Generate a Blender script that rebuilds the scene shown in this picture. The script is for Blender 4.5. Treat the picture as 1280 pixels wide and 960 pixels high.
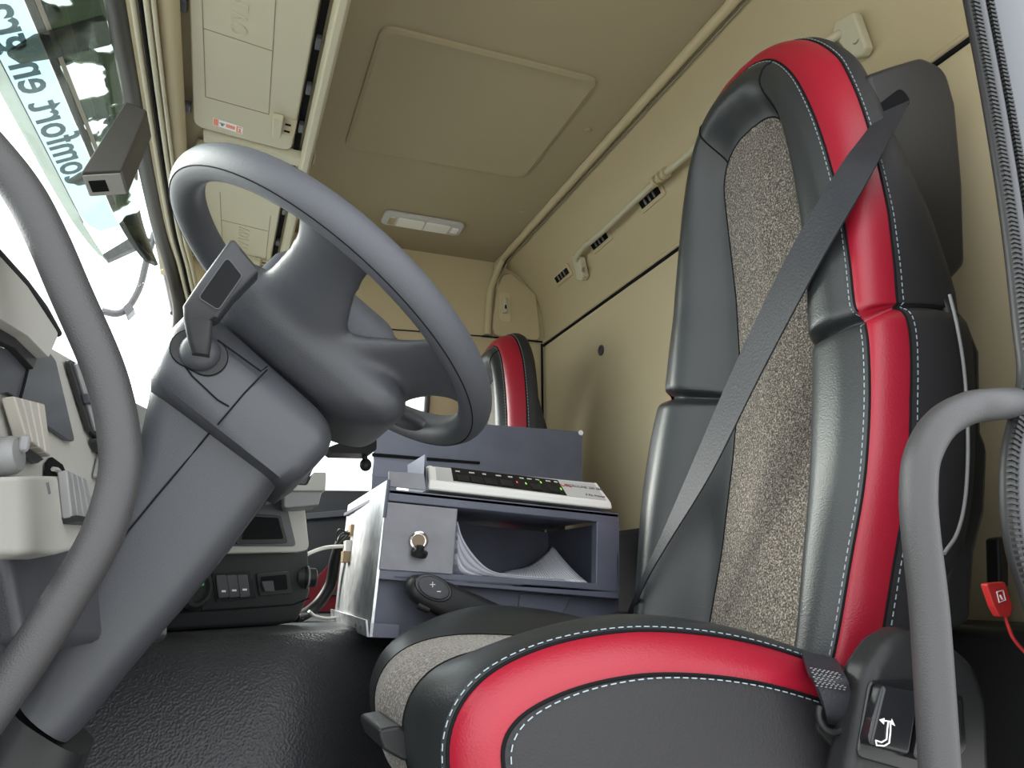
import bpy, bmesh, math, random
from mathutils import Vector, Matrix
V = Vector
random.seed(4)
for o in list(bpy.data.objects): bpy.data.objects.remove(o)
sc = bpy.context.scene
# ------------------------------------------------------------------ camera
F_PX, YAW, PITCH = 967.0, math.radians(20.8), math.radians(14.66)
CAM = V((0, 0, .55))
_h = V((math.sin(YAW), math.cos(YAW), 0)); _r = V((math.cos(YAW), -math.sin(YAW), 0)); _z = V((0, 0, 1))
_f = _h*math.cos(PITCH) + _z*math.sin(PITCH); _u = _z*math.cos(PITCH) - _h*math.sin(PITCH)
cd = bpy.data.cameras.new('camera'); cam = bpy.data.objects.new('camera', cd); sc.collection.objects.link(cam)
cd.sensor_width = 36; cd.lens = 36*F_PX/1280; cd.clip_start = .02; cd.clip_end = 300
Mx = Matrix((_r, _u, -_f)).transposed().to_4x4(); Mx.translation = CAM; cam.matrix_world = Mx
sc.camera = cam
# ------------------------------------------------------------------ world, light, exposure
w = bpy.data.worlds.new('overcast_sky'); sc.world = w; w.use_nodes = True
bg = w.node_tree.nodes['Background']; bg.inputs[0].default_value = (.93, .97, 1.0, 1); bg.inputs[1].default_value = 3.0
sd = bpy.data.lights.new('veiled_sun', 'SUN'); sd.energy = 9.0; sd.angle = math.radians(40); sd.color = (1, .96, .9)
so = bpy.data.objects.new('veiled_sun', sd); sc.collection.objects.link(so)
so.rotation_euler = V((-.75, .62, .55)).to_track_quat('Z', 'Y').to_euler()
sc.view_settings.view_transform = 'Standard'; sc.view_settings.look = 'None'; sc.view_settings.gamma = 1
sc.view_settings.use_curve_mapping = False; sc.view_settings.exposure = 0.08

# ------------------------------------------------------------------ helpers
def ray(x, y): return _f + _r*((x-640)/F_PX) + _u*((480-y)/F_PX)
def U(x, y, X=None, Y=None, Z=None, pl=None):
    """Triangulate a photo point: where its sight line meets a known plane of the cab."""
    d = ray(x, y)
    if pl: t = (pl[0]-CAM).dot(pl[1])/d.dot(pl[1])
    elif X is not None: t = (X-CAM.x)/d.x
    elif Y is not None: t = (Y-CAM.y)/d.y
    else: t = (Z-CAM.z)/d.z
    return CAM + d*t
def UU(pts, **k): return [U(*p, **k) for p in pts]
def lerp(a, b, t): return a + (b-a)*t
def interp(x, xs, ys):
    if x <= xs[0]: return ys[0]
    for i in range(len(xs)-1):
        if x <= xs[i+1]: return lerp(ys[i], ys[i+1], (x-xs[i])/(xs[i+1]-xs[i]))
    return ys[-1]
def sstep(a, b, x):
    t = min(1, max(0, (x-a)/(b-a))); return t*t*(3-2*t)
def cr(rows, t):
    n = len(rows)-1; i = min(n-1, max(0, int(math.floor(t)))); s = t-i
    p1, p2 = rows[i], rows[i+1]
    p0 = rows[i-1] if i > 0 else [2*a-b for a, b in zip(p1, p2)]
    p3 = rows[i+2] if i < n-1 else [2*b-a for a, b in zip(p1, p2)]
    return [.5*((2*b)+(c-a)*s+(2*a-5*b+4*c-d)*s*s+(3*b-a-3*c+d)*s**3) for a, b, c, d in zip(p0, p1, p2, p3)]
def smooth(pts, k=8):
    rows = [list(p) for p in pts]; n = (len(rows)-1)*k
    return [V(cr(rows, i/k)) for i in range(n+1)]
ORG = {}
def link(o): sc.collection.objects.link(o); return o
def empty(name, loc, label=None, cat=None, group=None, kind=None):
    o = link(bpy.data.objects.new(name, None)); o.location = loc; o.empty_display_size = .05; ORG[o] = V(loc)
    return tag(o, label, cat, group, kind)
def tag(o, label=None, cat=None, group=None, kind=None):
    if label: o['label'] = label
    if cat: o['category'] = cat
    if group: o['group'] = group
    if kind: o['kind'] = kind
    return o
def mk(name, vs, fs, m, parent=None, sm=True, bevel=0, seg=2, ang=35, uvs=None, label=None, solid=0):
    vs = [V(v) for v in vs]
    if parent is None:
        c = sum(vs, V())/len(vs); c.z = min(v.z for v in vs); org = c
    else: org = ORG[parent]
    me = bpy.data.meshes.new(name); me.from_pydata([tuple(v-org) for v in vs], [], fs); me.validate()
    bm = bmesh.new(); bm.from_mesh(me)
    if sm != 'open': bmesh.ops.recalc_face_normals(bm, faces=bm.faces)
    bm.to_mesh(me); bm.free()
    if uvs:
        l = me.uv_layers.new(name='UVMap')
        for lp in me.loops: l.data[lp.index].uv = uvs[lp.vertex_index]
    if sm:
        me.polygons.foreach_set('use_smooth', [True]*len(me.polygons)); me.set_sharp_from_angle(angle=math.radians(ang))
    if m: me.materials.append(m)
    o = link(bpy.data.objects.new(name, me)); ORG[o] = org
    if parent is None: o.location = org
    else: o.parent = parent
    if solid:
        md = o.modifiers.new('thick', 'SOLIDIFY'); md.thickness = solid; md.offset = 0
    if bevel:
        md = o.modifiers.new('bevel', 'BEVEL'); md.width = bevel; md.segments = seg; md.limit_method = 'ANGLE'; md.angle_limit = math.radians(30)
        if sm: me.set_sharp_from_angle(angle=math.radians(180))
        md.harden_normals = True
    if label: o['label'] = label
    return o
BOXF = [(0,1,3,2),(4,6,7,5),(0,4,5,1),(2,3,7,6),(0,2,6,4),(1,5,7,3)]
def boxv(c, s, R=None):
    c = V(c); out = []
    for i in (-.5, .5):
        for j in (-.5, .5):
            for k in (-.5, .5):
                v = V((s[0]*i, s[1]*j, s[2]*k)); out.append(c+(R @ v if R else v))
    return out
def box(name, c, s, m, parent=None, R=None, bevel=0, **k):
    return mk(name, boxv(c, s, R), BOXF, m, parent, bevel=bevel, **k)
class MB:
    def __init__(s): s.v = []; s.f = []
    def add(s, vs, fs):
        n = len(s.v); s.v += [V(a) for a in vs]; s.f += [tuple(i+n for i in f) for f in fs]; return s
    def box(s, c, sz, R=None): return s.add(boxv(c, sz, R), BOXF)
    def tube(s, *a, **k): return s.add(*tubev(*a, **k))
    def slab(s, *a, **k): return s.add(*slabv(*a, **k))
    def mk(s, name, m, parent=None, **k): return mk(name, s.v, s.f, m, parent, **k)
def frame_of(d):
    d = d.normalized(); a = V((0, 0, 1)) if abs(d.z) < .9 else V((1, 0, 0))
    x = a.cross(d).normalized(); return x, d.cross(x)
def tubev(pts, r, n=12, cap=True, flat=1.0):
    pts = [V(p) for p in pts]; vs, fs = [], []; N = len(pts); x = None
    for i, p in enumerate(pts):
        d = (pts[min(i+1, N-1)]-pts[max(i-1, 0)]).normalized()
        if x is None: x, y = frame_of(d)
        else: x = (x-d*x.dot(d)).normalized(); y = d.cross(x)
        rr = r[i] if isinstance(r, (list, tuple)) else r
        for k in range(n):
            a = 2*math.pi*k/n; vs.append(p+x*(rr*math.cos(a))+y*(rr*flat*math.sin(a)))
    for i in range(N-1):
        for k in range(n): fs.append((i*n+k, i*n+(k+1) % n, (i+1)*n+(k+1) % n, (i+1)*n+k))
    if cap: fs += [tuple(range(n))[::-1], tuple(range((N-1)*n, N*n))]
    return vs, fs
def tube(name, pts, r, m, parent=None, n=12, **k): vs, fs = tubev(pts, r, n); return mk(name, vs, fs, m, parent, ang=50, **k)
def rpoly(pts, r, seg=5):
    """round the corners of a planar polygon"""
    out = []; n = len(pts)
    for i in range(n):
        p = V(pts[i]); a = V(pts[i-1])-p; b = V(pts[(i+1) % n])-p
        rr = r[i] if isinstance(r, (list, tuple)) else r
        if rr <= 0: out.append(p); continue
        th = a.angle(b)/2; t = min(rr/max(.05, math.tan(th)), a.length*.48, b.length*.48)
        A = p+a.normalized()*t; B = p+b.normalized()*t
        for k in range(seg+1):
            s = k/seg; out.append(A*(1-s)**2+p*2*s*(1-s)+B*s*s)
    return out
def slabv(pts, d):
    n = len(pts); vs = [V(p) for p in pts]+[V(p)+V(d) for p in pts]
    return vs, [tuple(range(n))[::-1], tuple(range(n, 2*n))]+[(i, (i+1) % n, n+(i+1) % n, n+i) for i in range(n)]
def slab(name, pts, d, m, parent=None, r=0, seg=5, **k):
    if r: pts = rpoly([V(p) for p in pts], r, seg)
    vs, fs = slabv(pts, d); return mk(name, vs, fs, m, parent, **k)
def loftv(rings, closed=True, caps=True):
    n = len(rings[0]); vs = [v for r in rings for v in r]; fs = []
    for i in range(len(rings)-1):
        for k in range(n if closed else n-1): fs.append((i*n+k, i*n+(k+1) % n, (i+1)*n+(k+1) % n, (i+1)*n+k))
    if caps and closed: fs += [tuple(range(n))[::-1], tuple(range((len(rings)-1)*n, len(rings)*n))]
    return vs, fs
def loft(name, rings, m, parent=None, closed=True, caps=True, **k):
    vs, fs = loftv(rings, closed, caps); return mk(name, vs, fs, m, parent, **k)
def rrect(c, ex, ey, hx, hy, r, seg=4):
    out = []
    for sx, sy, a0 in ((1, 1, 0), (-1, 1, 90), (-1, -1, 180), (1, -1, 270)):
        for k in range(seg+1):
            a = math.radians(a0+90*k/seg); out.append(c+ex*(sx*(hx-r)+r*math.cos(a))+ey*(sy*(hy-r)+r*math.sin(a)))
    return out
def disc(name, c, nrm, prof, m, parent=None, n=28, **k):
    """lathe: prof = [(radius, offset along nrm)]"""
    x, y = frame_of(V(nrm)); nn = V(nrm).normalized(); c = V(c)
    rings = [[c+nn*h+x*(r*math.cos(2*math.pi*i/n))+y*(r*math.sin(2*math.pi*i/n)) for i in range(n)] for r, h in prof]
    return loft(name, rings, m, parent, **k)
def textm(name, body, size, o, ex, ey, m, parent, depth=.0008, shear=0, center=True, space=1.0):
    cu = bpy.data.curves.new(name, 'FONT'); cu.body = body; cu.size = size; cu.extrude = depth; cu.shear = shear; cu.space_character = space
    cu.resolution_u = 3; cu.offset = .0012 if size > .08 else (.0004 if body == 'OKI' else (.0001 if size < .01 else 0))
    if center: cu.align_x = 'CENTER'; cu.align_y = 'CENTER'
    to = link(bpy.data.objects.new(name+'_tmp', cu)); dg = bpy.context.evaluated_depsgraph_get()
    me = to.evaluated_get(dg).to_mesh(); ex = V(ex).normalized(); ey = V(ey).normalized(); ez = ex.cross(ey)
    vs = [V(o)+ex*v.co.x+ey*v.co.y+ez*v.co.z for v in me.vertices]; fs = [tuple(p.vertices) for p in me.polygons]
    to.to_mesh_clear(); bpy.data.objects.remove(to); bpy.data.curves.remove(cu)
    return mk(name, vs, fs, m, parent, sm=False)
# ------------------------------------------------------------------ materials
def mat(name, col, rough=.5, metal=0, bump=0, bs=400, var=0, vs=30, spec=.5, coat=0, sheen=0, bumpkind='noise', emit=None):
    m = bpy.data.materials.new(name); m.use_nodes = True; nt = m.node_tree; b = nt.nodes['Principled BSDF']; L = nt.links
    b.inputs['Base Color'].default_value = (*col, 1); b.inputs['Roughness'].default_value = rough; b.inputs['Metallic'].default_value = metal
    b.inputs['Specular IOR Level'].default_value = spec; b.inputs['Coat Weight'].default_value = coat; b.inputs['Sheen Weight'].default_value = sheen
    tc = nt.nodes.new('ShaderNodeTexCoord')
    if bump:
        if bumpkind == 'noise':
            t = nt.nodes.new('ShaderNodeTexNoise'); t.inputs['Scale'].default_value = bs; t.inputs['Detail'].default_value = 3; out = t.outputs['Fac']
        else:
            t = nt.nodes.new('ShaderNodeTexVoronoi'); t.inputs['Scale'].default_value = bs; t.feature = 'SMOOTH_F1'; out = t.outputs['Distance']
        L.new(tc.outputs['Object'], t.inputs['Vector']); bn = nt.nodes.new('ShaderNodeBump'); bn.inputs['Strength'].default_value = bump; bn.inputs['Distance'].default_value = .002
        L.new(out, bn.inputs['Height']); L.new(bn.outputs['Normal'], b.inputs['Normal'])
    if var:
        t = nt.nodes.new('ShaderNodeTexNoise'); t.inputs['Scale'].default_value = vs; t.inputs['Detail'].default_value = 4
        L.new(tc.outputs['Object'], t.inputs['Vector']); r = nt.nodes.new('ShaderNodeValToRGB')
        r.color_ramp.elements[0].position = .3; r.color_ramp.elements[1].position = .7
        r.color_ramp.elements[0].color = (*[c*(1-var) for c in col], 1); r.color_ramp.elements[1].color = (*[min(1, c*(1+var)) for c in col], 1)
        L.new(t.outputs['Fac'], r.inputs['Fac']); L.new(r.outputs['Color'], b.inputs['Base Color'])
    if emit:
        b.inputs['Emission Color'].default_value = (*emit[0], 1); b.inputs['Emission Strength'].default_value = emit[1]
    return m
M = {}
M['beige'] = mat('beige_trim', (.50, .42, .26), .55, bump=.12, bs=700)
M['beige_panel'] = mat('beige_panel', (.56, .475, .305), .6, bump=.10, bs=700)
M['beige_lid'] = mat('beige_lid', (.52, .485, .35), .5, bump=.12, bs=700)
M['engrave'] = mat('engraved_line', (.26, .23, .15), .7)
M['ceil'] = mat('ceiling_cloth', (.35, .295, .182), .75, bump=.15, bs=900)
M['dark'] = mat('dark_grey_plastic', (.052, .054, .062), .42, bump=.18, bs=900)
M['wheel'] = mat('wheel_plastic', (.068, .071, .082), .55, bump=.25, bs=800)
M['handle'] = mat('handle_grey', (.044, .043, .045), .45, bump=.25, bs=900)
M['black'] = mat('black_plastic', (.020, .020, .021), .42, bump=.1, bs=700, spec=.32)
M['gloss'] = mat('gloss_black', (.012, .012, .014), .2)
M['void'] = mat('dark_recess', (.010, .010, .011), .9, spec=.08)
M['lgrey'] = mat('light_grey_plastic', (.39, .38, .345), .5, bump=.12, bs=800)
M['mgrey'] = mat('mid_grey_plastic', (.22, .22, .22), .45, bump=.1, bs=800)
M['fin'] = mat('beige_grey_key', (.40, .375, .33), .45)
M['leather'] = mat('black_leather', (.024, .027, .028), .38, bump=.12, bs=550, bumpkind='v')
M['leather_side'] = mat('black_leatherette', (.024, .023, .025), .55, bump=.2, bs=500, bumpkind='v', spec=.35)
M['red'] = mat('red_leather', (.31, .008, .024), .38, bump=.12, bs=550, bumpkind='v')
M['thread'] = mat('pale_thread', (.33, .39, .43), .7)
M['seam'] = mat('seam_shadow_gap', (.010, .010, .011), .9, spec=.1)
M['web'] = mat('belt_webbing', (.026, .027, .033), .5, bump=.3, bs=300, spec=.35)
M['rubber'] = mat('floor_rubber', (.034, .035, .039), .45, bump=.55, bs=330, bumpkind='v')
M['seal'] = mat('seal_rubber', (.07, .071, .08), .45)
M['steel'] = mat('navy_painted_steel', (.115, .125, .165), .42, metal=.15, bump=.05, bs=60, var=.10, vs=14)
M['steel_light'] = mat('pale_grey_steel', (.26, .26, .285), .5, metal=.1, var=.12, vs=25)  # paler grey steel than the navy, for socket panel and tray front
M['galv'] = mat('galvanised_steel', (.78, .79, .80), .40, metal=.9, bump=.1, bs=40, var=.25, vs=35)
M['white'] = mat('printer_white', (.88, .87, .83), .4)
M['wgrey'] = mat('printer_grey', (.55, .55, .54), .45)
M['chrome'] = mat('chrome', (.75, .73, .68), .18, metal=1)
M['cop'] = mat('connector_tan', (.42, .30, .18), .5)
M['ink'] = mat('ink_grey', (.12, .12, .13), .6)
M['okired'] = mat('print_red', (.65, .03, .03), .5)
M['orange'] = mat('print_orange', (.85, .25, .14), .5)
M['print'] = mat('print_white', (.85, .86, .86), .5)
M['ledg'] = mat('led_green', (.3, .9, .1), .3, emit=((.45, 1, .1), .35))
M['ledr'] = mat('led_red', (.9, .1, .1), .3, emit=((1, .1, .1), .25))
M['greenp'] = mat('print_green', (.10, .45, .18), .5)
M['console'] = mat('console_black', (.013, .013, .015), .5, bump=.1, bs=700, spec=.3)
M['lever'] = mat('lever_plastic', (.032, .032, .035), .42, spec=.4)
M['hseal'] = mat('brown_black_rubber', (.032, .028, .022), .5); M['matt'] = mat('matt_black', (.014, .014, .015), .85, spec=.15)
M['paint'] = mat('white_body_paint', (.75, .76, .78), .25, coat=.5)
M['jamb'] = mat('grey_jamb', (.125, .13, .145), .4)
M['ground'] = mat('yard_asphalt', (.42, .42, .40), .9, var=.15, vs=2)
M['leaf'] = mat('leaf_green', (.07, .13, .035), .6, var=.4, vs=3)
M['bark'] = mat('bark_brown', (.12, .09, .06), .9)
M['tag'] = mat('red_tag', (.55, .03, .03), .4)
M['lampglass'] = mat('lamp_lens', (.85, .85, .78), .15, bump=.5, bs=250)
M['doorred'] = mat('door_red_trim', (.30, .018, .03), .5)
M['banner'] = None
def clear_glass(name, tint, gl=.06):
    m = bpy.data.materials.new(name); m.use_nodes = True; nt = m.node_tree; nt.nodes.remove(nt.nodes['Principled BSDF'])
    t = nt.nodes.new('ShaderNodeBsdfTransparent'); t.inputs[0].default_value = (*tint, 1)
    g = nt.nodes.new('ShaderNodeBsdfGlossy'); g.inputs['Roughness'].default_value = .02
    mx = nt.nodes.new('ShaderNodeMixShader'); mx.inputs[0].default_value = gl
    nt.links.new(t.outputs[0], mx.inputs[1]); nt.links.new(g.outputs[0], mx.inputs[2]); nt.links.new(mx.outputs[0], nt.nodes['Material Output'].inputs[0])
    return m
M['glass'] = clear_glass('window_glass', (.93, .96, .95), .04)
M['smoke'] = clear_glass('smoked_acrylic', (.20, .235, .20), .12)
M['banner'] = clear_glass('pale_blue_film', (.58, .68, .70), .02)
M['letter'] = clear_glass('dark_film_letter', (.30, .33, .33), .02)
M['lipfilm'] = clear_glass('clear_acrylic_lip', (.50, .53, .49), .08)
def fabric():
    m = bpy.data.materials.new('tweed_fabric'); m.use_nodes = True; nt = m.node_tree; b = nt.nodes['Principled BSDF']; L = nt.links
    tc = nt.nodes.new('ShaderNodeTexCoord'); mp = nt.nodes.new('ShaderNodeMapping'); mp.inputs['Scale'].default_value = (400, 400, 420)
    L.new(tc.outputs['Object'], mp.inputs['Vector'])
    n = nt.nodes.new('ShaderNodeTexNoise'); n.inputs['Scale'].default_value = 1.0; n.inputs['Detail'].default_value = 2; L.new(mp.outputs[0], n.inputs['Vector'])
    r = nt.nodes.new('ShaderNodeValToRGB'); e = r.color_ramp.elements
    e[0].position = .33; e[0].color = (.022, .021, .021, 1); e[1].position = .68; e[1].color = (.40, .355, .295, 1)
    k = e.new(.45); k.color = (.085, .07, .057, 1); k = e.new(.56); k.color = (.18, .155, .128, 1)
    L.new(n.outputs['Fac'], r.inputs['Fac']); L.new(r.outputs['Color'], b.inputs['Base Color'])
    bn = nt.nodes.new('ShaderNodeBump'); bn.inputs['Strength'].default_value = .5; bn.inputs['Distance'].default_value = .002
    L.new(n.outputs['Fac'], bn.inputs['Height']); L.new(bn.outputs[0], b.inputs['Normal'])
    b.inputs['Roughness'].default_value = .85; b.inputs['Sheen Weight'].default_value = .2
    return m
M['fabric'] = fabric()
def printed_paper():
    m = bpy.data.materials.new('printed_paper'); m.use_nodes = True; nt = m.node_tree; b = nt.nodes['Principled BSDF']; L = nt.links
    tc = nt.nodes.new('ShaderNodeTexCoord'); br = nt.nodes.new('ShaderNodeTexBrick'); L.new(tc.outputs['UV'], br.inputs['Vector'])
    br.inputs['Color1'].default_value = (.50, .51, .56, 1); br.inputs['Color2'].default_value = (.70, .71, .76, 1); br.inputs['Mortar'].default_value = (.88, .88, .92, 1)
    br.inputs['Scale'].default_value = 4.2; br.inputs['Mortar Size'].default_value = .042; br.inputs['Brick Width'].default_value = 3.1; br.inputs['Row Height'].default_value = .13
    L.new(br.outputs['Color'], b.inputs['Base Color']); b.inputs['Roughness'].default_value = .8
    return m
M['paper_print'] = printed_paper(); M['paper'] = mat('white_paper', (.88, .88, .92), .8); M['paper_shade'] = mat('paper_shadow_tone', (.52, .52, .60), .8)  # greyer sheets paint in the shadow lines between stacked papers
# ================================================================== THE CAB SHELL
XR, YP, ZC, YD = 1.033, 2.40, 1.66, .46          # rear wall, passenger wall, ceiling, door opening
RPZ = [1.378, 1.45, 1.52, 1.58, 1.625, 1.652]; RPX = [1.033, 1.030, 1.015, .98, .93, .87]
def meet(x, y, fx, off=0):
    """sight line meets a surface X = fx(z)"""
    d = ray(x, y); lo, hi = .2, 4
    for _ in range(50):
        m = (lo+hi)/2; P = CAM+d*m
        if P.x-(fx(P.z)+off) < 0: lo = m
        else: hi = m
    return CAM+d*m
rear_x = lambda z: interp(z, RPZ, RPX) if z > 1.378 else XR
# ceiling
ceil = slab('ceiling', [(-.215, .40, ZC), (.90, .40, ZC), (.90, YP+.1, ZC), (-.215, YP+.1, ZC)], (0, 0, .05), M['ceil'])
tag(ceil, 'olive beige padded cab ceiling with a large shallow hatch panel', 'ceiling', kind='structure')
hatch = [V((.226, 1.345, ZC)), (.727, 1.345, ZC), (.727, 1.815, ZC), (.226, 1.835, ZC)]
rings = []
for ins, dz in ((0, .002), (.002, -.006), (.010, -.009), (.016, -.007)):
    c = V((.476, 1.585, 0)); rings.append([V((p.x+math.copysign(ins, c.x-p.x), p.y+math.copysign(ins, c.y-p.y), ZC+dz)) for p in rpoly([V(q) for q in hatch], .035, 6)])
loft('hatch_panel', rings, M['ceil'], ceil)
for q in [(735, 162), (653, 264)]:
    p = U(*q, Z=ZC); disc('screw_cap', p, (0, 0, -1), [(.009, -.002), (.009, .002), (.005, .004), (.001, .004)], M['ceil'], ceil, n=16)
# ceiling rear rib (runs across the cab, then drops down the passenger corner)
ribp = [(.852, .40, 1.650), (.852, 2.26, 1.650), (.850, 2.34, 1.640), (.842, 2.385, 1.60), (.826, 2.392, 1.53), (.818, 2.392, 1.385)]
tube('rib', smooth(ribp, 6), .012, M['beige'], ceil)
tube('rib_groove', [p+V((.021, 0, -.004)) for p in smooth(ribp, 6)], .0035, M['engrave'], ceil)
# rear wall: lower board and curved upper panel
rw = slab('wall_rear', [(XR, .46, 0), (XR, YP, 0), (XR, YP, 1.370), (XR, .46, 1.370)], (.03, 0, 0), M['beige_panel'])
tag(rw, 'beige rear cab wall with curved upper panel behind the seats', 'wall', kind='structure')
prof = [(x, z) for x, z in zip(RPX, RPZ)]
rows = [cr([list(p) for p in prof], i/6) for i in range(31)]
rings = [[V((x, y, z)) for x, z in rows]+[V((x+.03, y, z+.02)) for x, z in rows[::-1]] for y in (.46, YP)]
loft('upper_panel', rings, M['beige'], rw)
box('seam_gap', (XR+.004, (YP+.46)/2, 1.374), (.016, YP-.46, .010), M['seam'], rw)
tube('upper_lip', [(XR-.003, .46, 1.383), (XR-.003, YP, 1.383)], .006, M['beige'], rw)
disc('round_plug', U(752, 438, X=XR), (-1, 0, 0), [(.016, 0), (.016, .004), (.011, .005), (.010, .002), (.001, .002)], M['dark'], rw)
for q in [(703, 344), (750, 301), (813, 247)]:
    p = meet(q[0], q[1], rear_x); dx = (rear_x(p.z+.01)-rear_x(p.z-.01))/.02
    ez = V((dx, 0, 1)).normalized(); nn = V((-1, 0, 0)) - ez*V((-1, 0, 0)).dot(ez); nn.normalize(); ey = V((0, 1, 0))
    fr = slab('vent_frame', rrect(p-nn*.004, ey, ez, .062, .021, .008), nn*.0065, M['beige'], rw, bevel=.0015)
    slab('vent_slot', rrect(p+nn*.0022, ey, ez, .048, .010, .003), nn*.0012, M['void'], fr)
    for s in (-1, 0, 1): box('vent_bar', p+nn*.0036+ey*(s*.022), (.004, .006, .016), M['mgrey'], fr, R=Matrix((nn, ey, ez)).transposed())
# passenger wall with door and window openings
def holed(name, outer, inner, d, m, parent=None, **k):
    bm = bmesh.new(); ed = []
    for loop in (outer, inner):
        vs = [bm.verts.new(V(p)) for p in loop]; ed += [bm.edges.new((vs[i], vs[(i+1) % len(vs)])) for i in range(len(vs))]
    bmesh.ops.triangle_fill(bm, use_beauty=True, use_dissolve=False, edges=ed)
    r = bmesh.ops.extrude_face_region(bm, geom=bm.faces[:]); bmesh.ops.translate(bm, vec=V(d), verts=[g for g in r['geom'] if isinstance(g, bmesh.types.BMVert)])
    bm.verts.index_update(); vs = [v.co.copy() for v in bm.verts]; fs = [tuple(v.index for v in f.verts) for f in bm.faces]; bm.free()
    return mk(name, vs, fs, m, parent, **k)
XZ = lambda l, y: [V((x, y, z)) for x, z in l]
win = rpoly(XZ([(-.16, .80), (.60, .82), (.615, 1.19), (.50, 1.335), (.02, 1.33), (-.10, 1.18)], YP), [.03, .05, .08, .05, .03, .03])
pw = holed('wall_right', XZ([(-.75, -.1), (XR, -.1), (XR, 1.70), (-.21, 1.70), (-.20, 1.45), (-.160, 1.30), (-.19, 1.10), (-.245, .90), (-.30, .74), (-.75, .70)], YP), win, (0, .04, 0), M['beige'], sm=False)
tag(pw, 'beige passenger side cab wall around the side window', 'wall', kind='structure')
wn = slab('window_2', [p+V((0, .02, 0)) for p in win], (0, .004, 0), M['glass'], sm=False); tag(wn, 'clear passenger side window above the dark door trim', 'window', kind='structure')
rim = [p+V((0, -.004, 0)) for p in win]
tube('window_seal', rim+[rim[0], rim[1]], .010, M['seal'], wn)
for q, mm in [(539, 'mgrey'), (549, 'white')]:
    a = U(q, 485, Y=YP+.02); b = U(q, 518, Y=YP+.02); tube('window_divider', [a, b], .007, M[mm], wn)
# corner pocket panel and hook on the passenger side
slab('corner_panel', rpoly(XZ([(.832, 1.385), (1.02, 1.385), (1.0, 1.56), (.90, 1.63), (.85, 1.60)], YP), .03), (0, -.012, 0), M['beige'], pw, bevel=.006)
a = U(631, 382, Y=YP-.02)
slab('hook_recess', rrect(U(631, 384, Y=YP-.012), V((1, 0, 0)), V((0, 0, 1)), .022, .055, .014), (0, -.003, 0), M['beige_panel'], pw, bevel=.0012)
box('hook', a, (.014, .018, .055), M['beige_lid'], pw, bevel=.004); box('hook_slot', a+V((0, -.009, -.008)), (.006, .003, .014), M['void'], pw)
tube('seam_line', [(XR-.012, YP-.008, .9), (XR-.012, YP-.008, 1.376)], .004, M['seam'], pw)
tube('seam_line', [U(602, 420, Y=YP-.006), U(684, 428, Y=YP-.006)], .003, M['seam'], pw)
tube('seam_line', [U(440, 408, Y=YP-.006), U(602, 420, Y=YP-.006)], .002, M['seam'], pw)
# passenger door trim
d1 = slab('door_1', XZ([(-.6, .10), (.62, .10), (.62, .838), (.0, .818), (-.6, .79)], YP-.002), (0, -.05, 0), M['dark'], bevel=.01)
tag(d1, 'dark grey and red passenger door trim below the side window', 'door', kind='structure')
slab('red_insert', UU([(362, 790), (364, 742), (395, 722), (425, 690), (480, 680), (480, 790)], Y=YP-.055), (0, -.006, 0), M['doorred'], d1, bevel=.003)
slab('sill_ledge', UU([(360, 644), (500, 632), (500, 640), (360, 652)], Y=YP-.06), (0, -.02, 0), M['jamb'], d1, bevel=.003)
slab('bright_strip', UU([(405, 739), (440, 736), (440, 742), (405, 745)], Y=YP-.062), (0, -.008, 0), M['chrome'], d1)
slab('lower_pocket', UU([(355, 790), (355, 764), (470, 764), (470, 790)], Y=YP-.062), (0, -.01, 0), M['black'], d1)
# windscreen (from header down to the dash), curved in plan
hdr = [(-.235, .30, 1.46), (-.245, .9, 1.475), (-.240, 1.5, 1.48), (-.225, 2.02, 1.47), (-.195, 2.24, 1.42), (-.165, 2.335, 1.30), (-.195, 2.37, 1.10), (-.25, 2.38, .90), (-.31, 2.38, .74)]
hs = smooth(hdr, 6)
top = [V(cr([list(p) for p in hdr[:5]], i/6)) for i in range(25)]
bot = [V((-.66-.10*math.sin(math.pi*(p.y-.3)/2.0), .25+(p.y-.3)*1.08, .72)) for p in top]
g = []
for k in range(9): g.append([lerp(a, b, k/8)+V((-.05*math.sin(math.pi*k/8), 0, .03*math.sin(math.pi*k/8))) for a, b in zip(top, bot)])
ws = loft('window_1', g, M['glass'], closed=False, caps=False, solid=.005); tag(ws, 'large curved clear windscreen in front of the steering wheel', 'window', kind='structure')
tube('windscreen_seal', [p+V((.018, 0, -.004)) for p in hs], .020, M['hseal'], ws)
# header trims
t1 = loft('trim_1', [rrect(p+V((.050, -.0, .006)), V((1, 0, 0)), V((0, -.35, 1)).normalized(), .024, .022, .008) for p in hs], M['beige'], ang=60)
tag(t1, 'beige moulded trim strip following the windscreen header and pillar', 'trim', kind='structure')
for dx, rr, mm in ((.066, .005, 'beige_lid'), (.077, .004, 'beige_lid'), (.057, .0035, 'seam'), (.046, .005, 'beige_lid')):
    tube('ridge', [p+V((dx, 0, -.018)) for p in hs[:31]], rr, M[mm], t1, n=8)
# front bulkhead, header closing panel, driver side frame, floor
fwall = slab('wall_front', [(-.78, .2, -.1), (-.78, 2.44, -.1), (-.70, 2.44, .72), (-.70, .2, .72)], (-.03, 0, 0), M['dark']); tag(fwall, 'dark front bulkhead below the windscreen', 'wall', kind='structure')
hp = slab('trim_2', [(-.222, .3, 1.475), (-.222, 2.45, 1.475), (-.215, 2.45, 1.71), (-.215, .3, 1.71)], (.02, 0, 0), M['beige']); tag(hp, 'beige roof front panel above the windscreen behind the lockers', 'trim', kind='structure')
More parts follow.
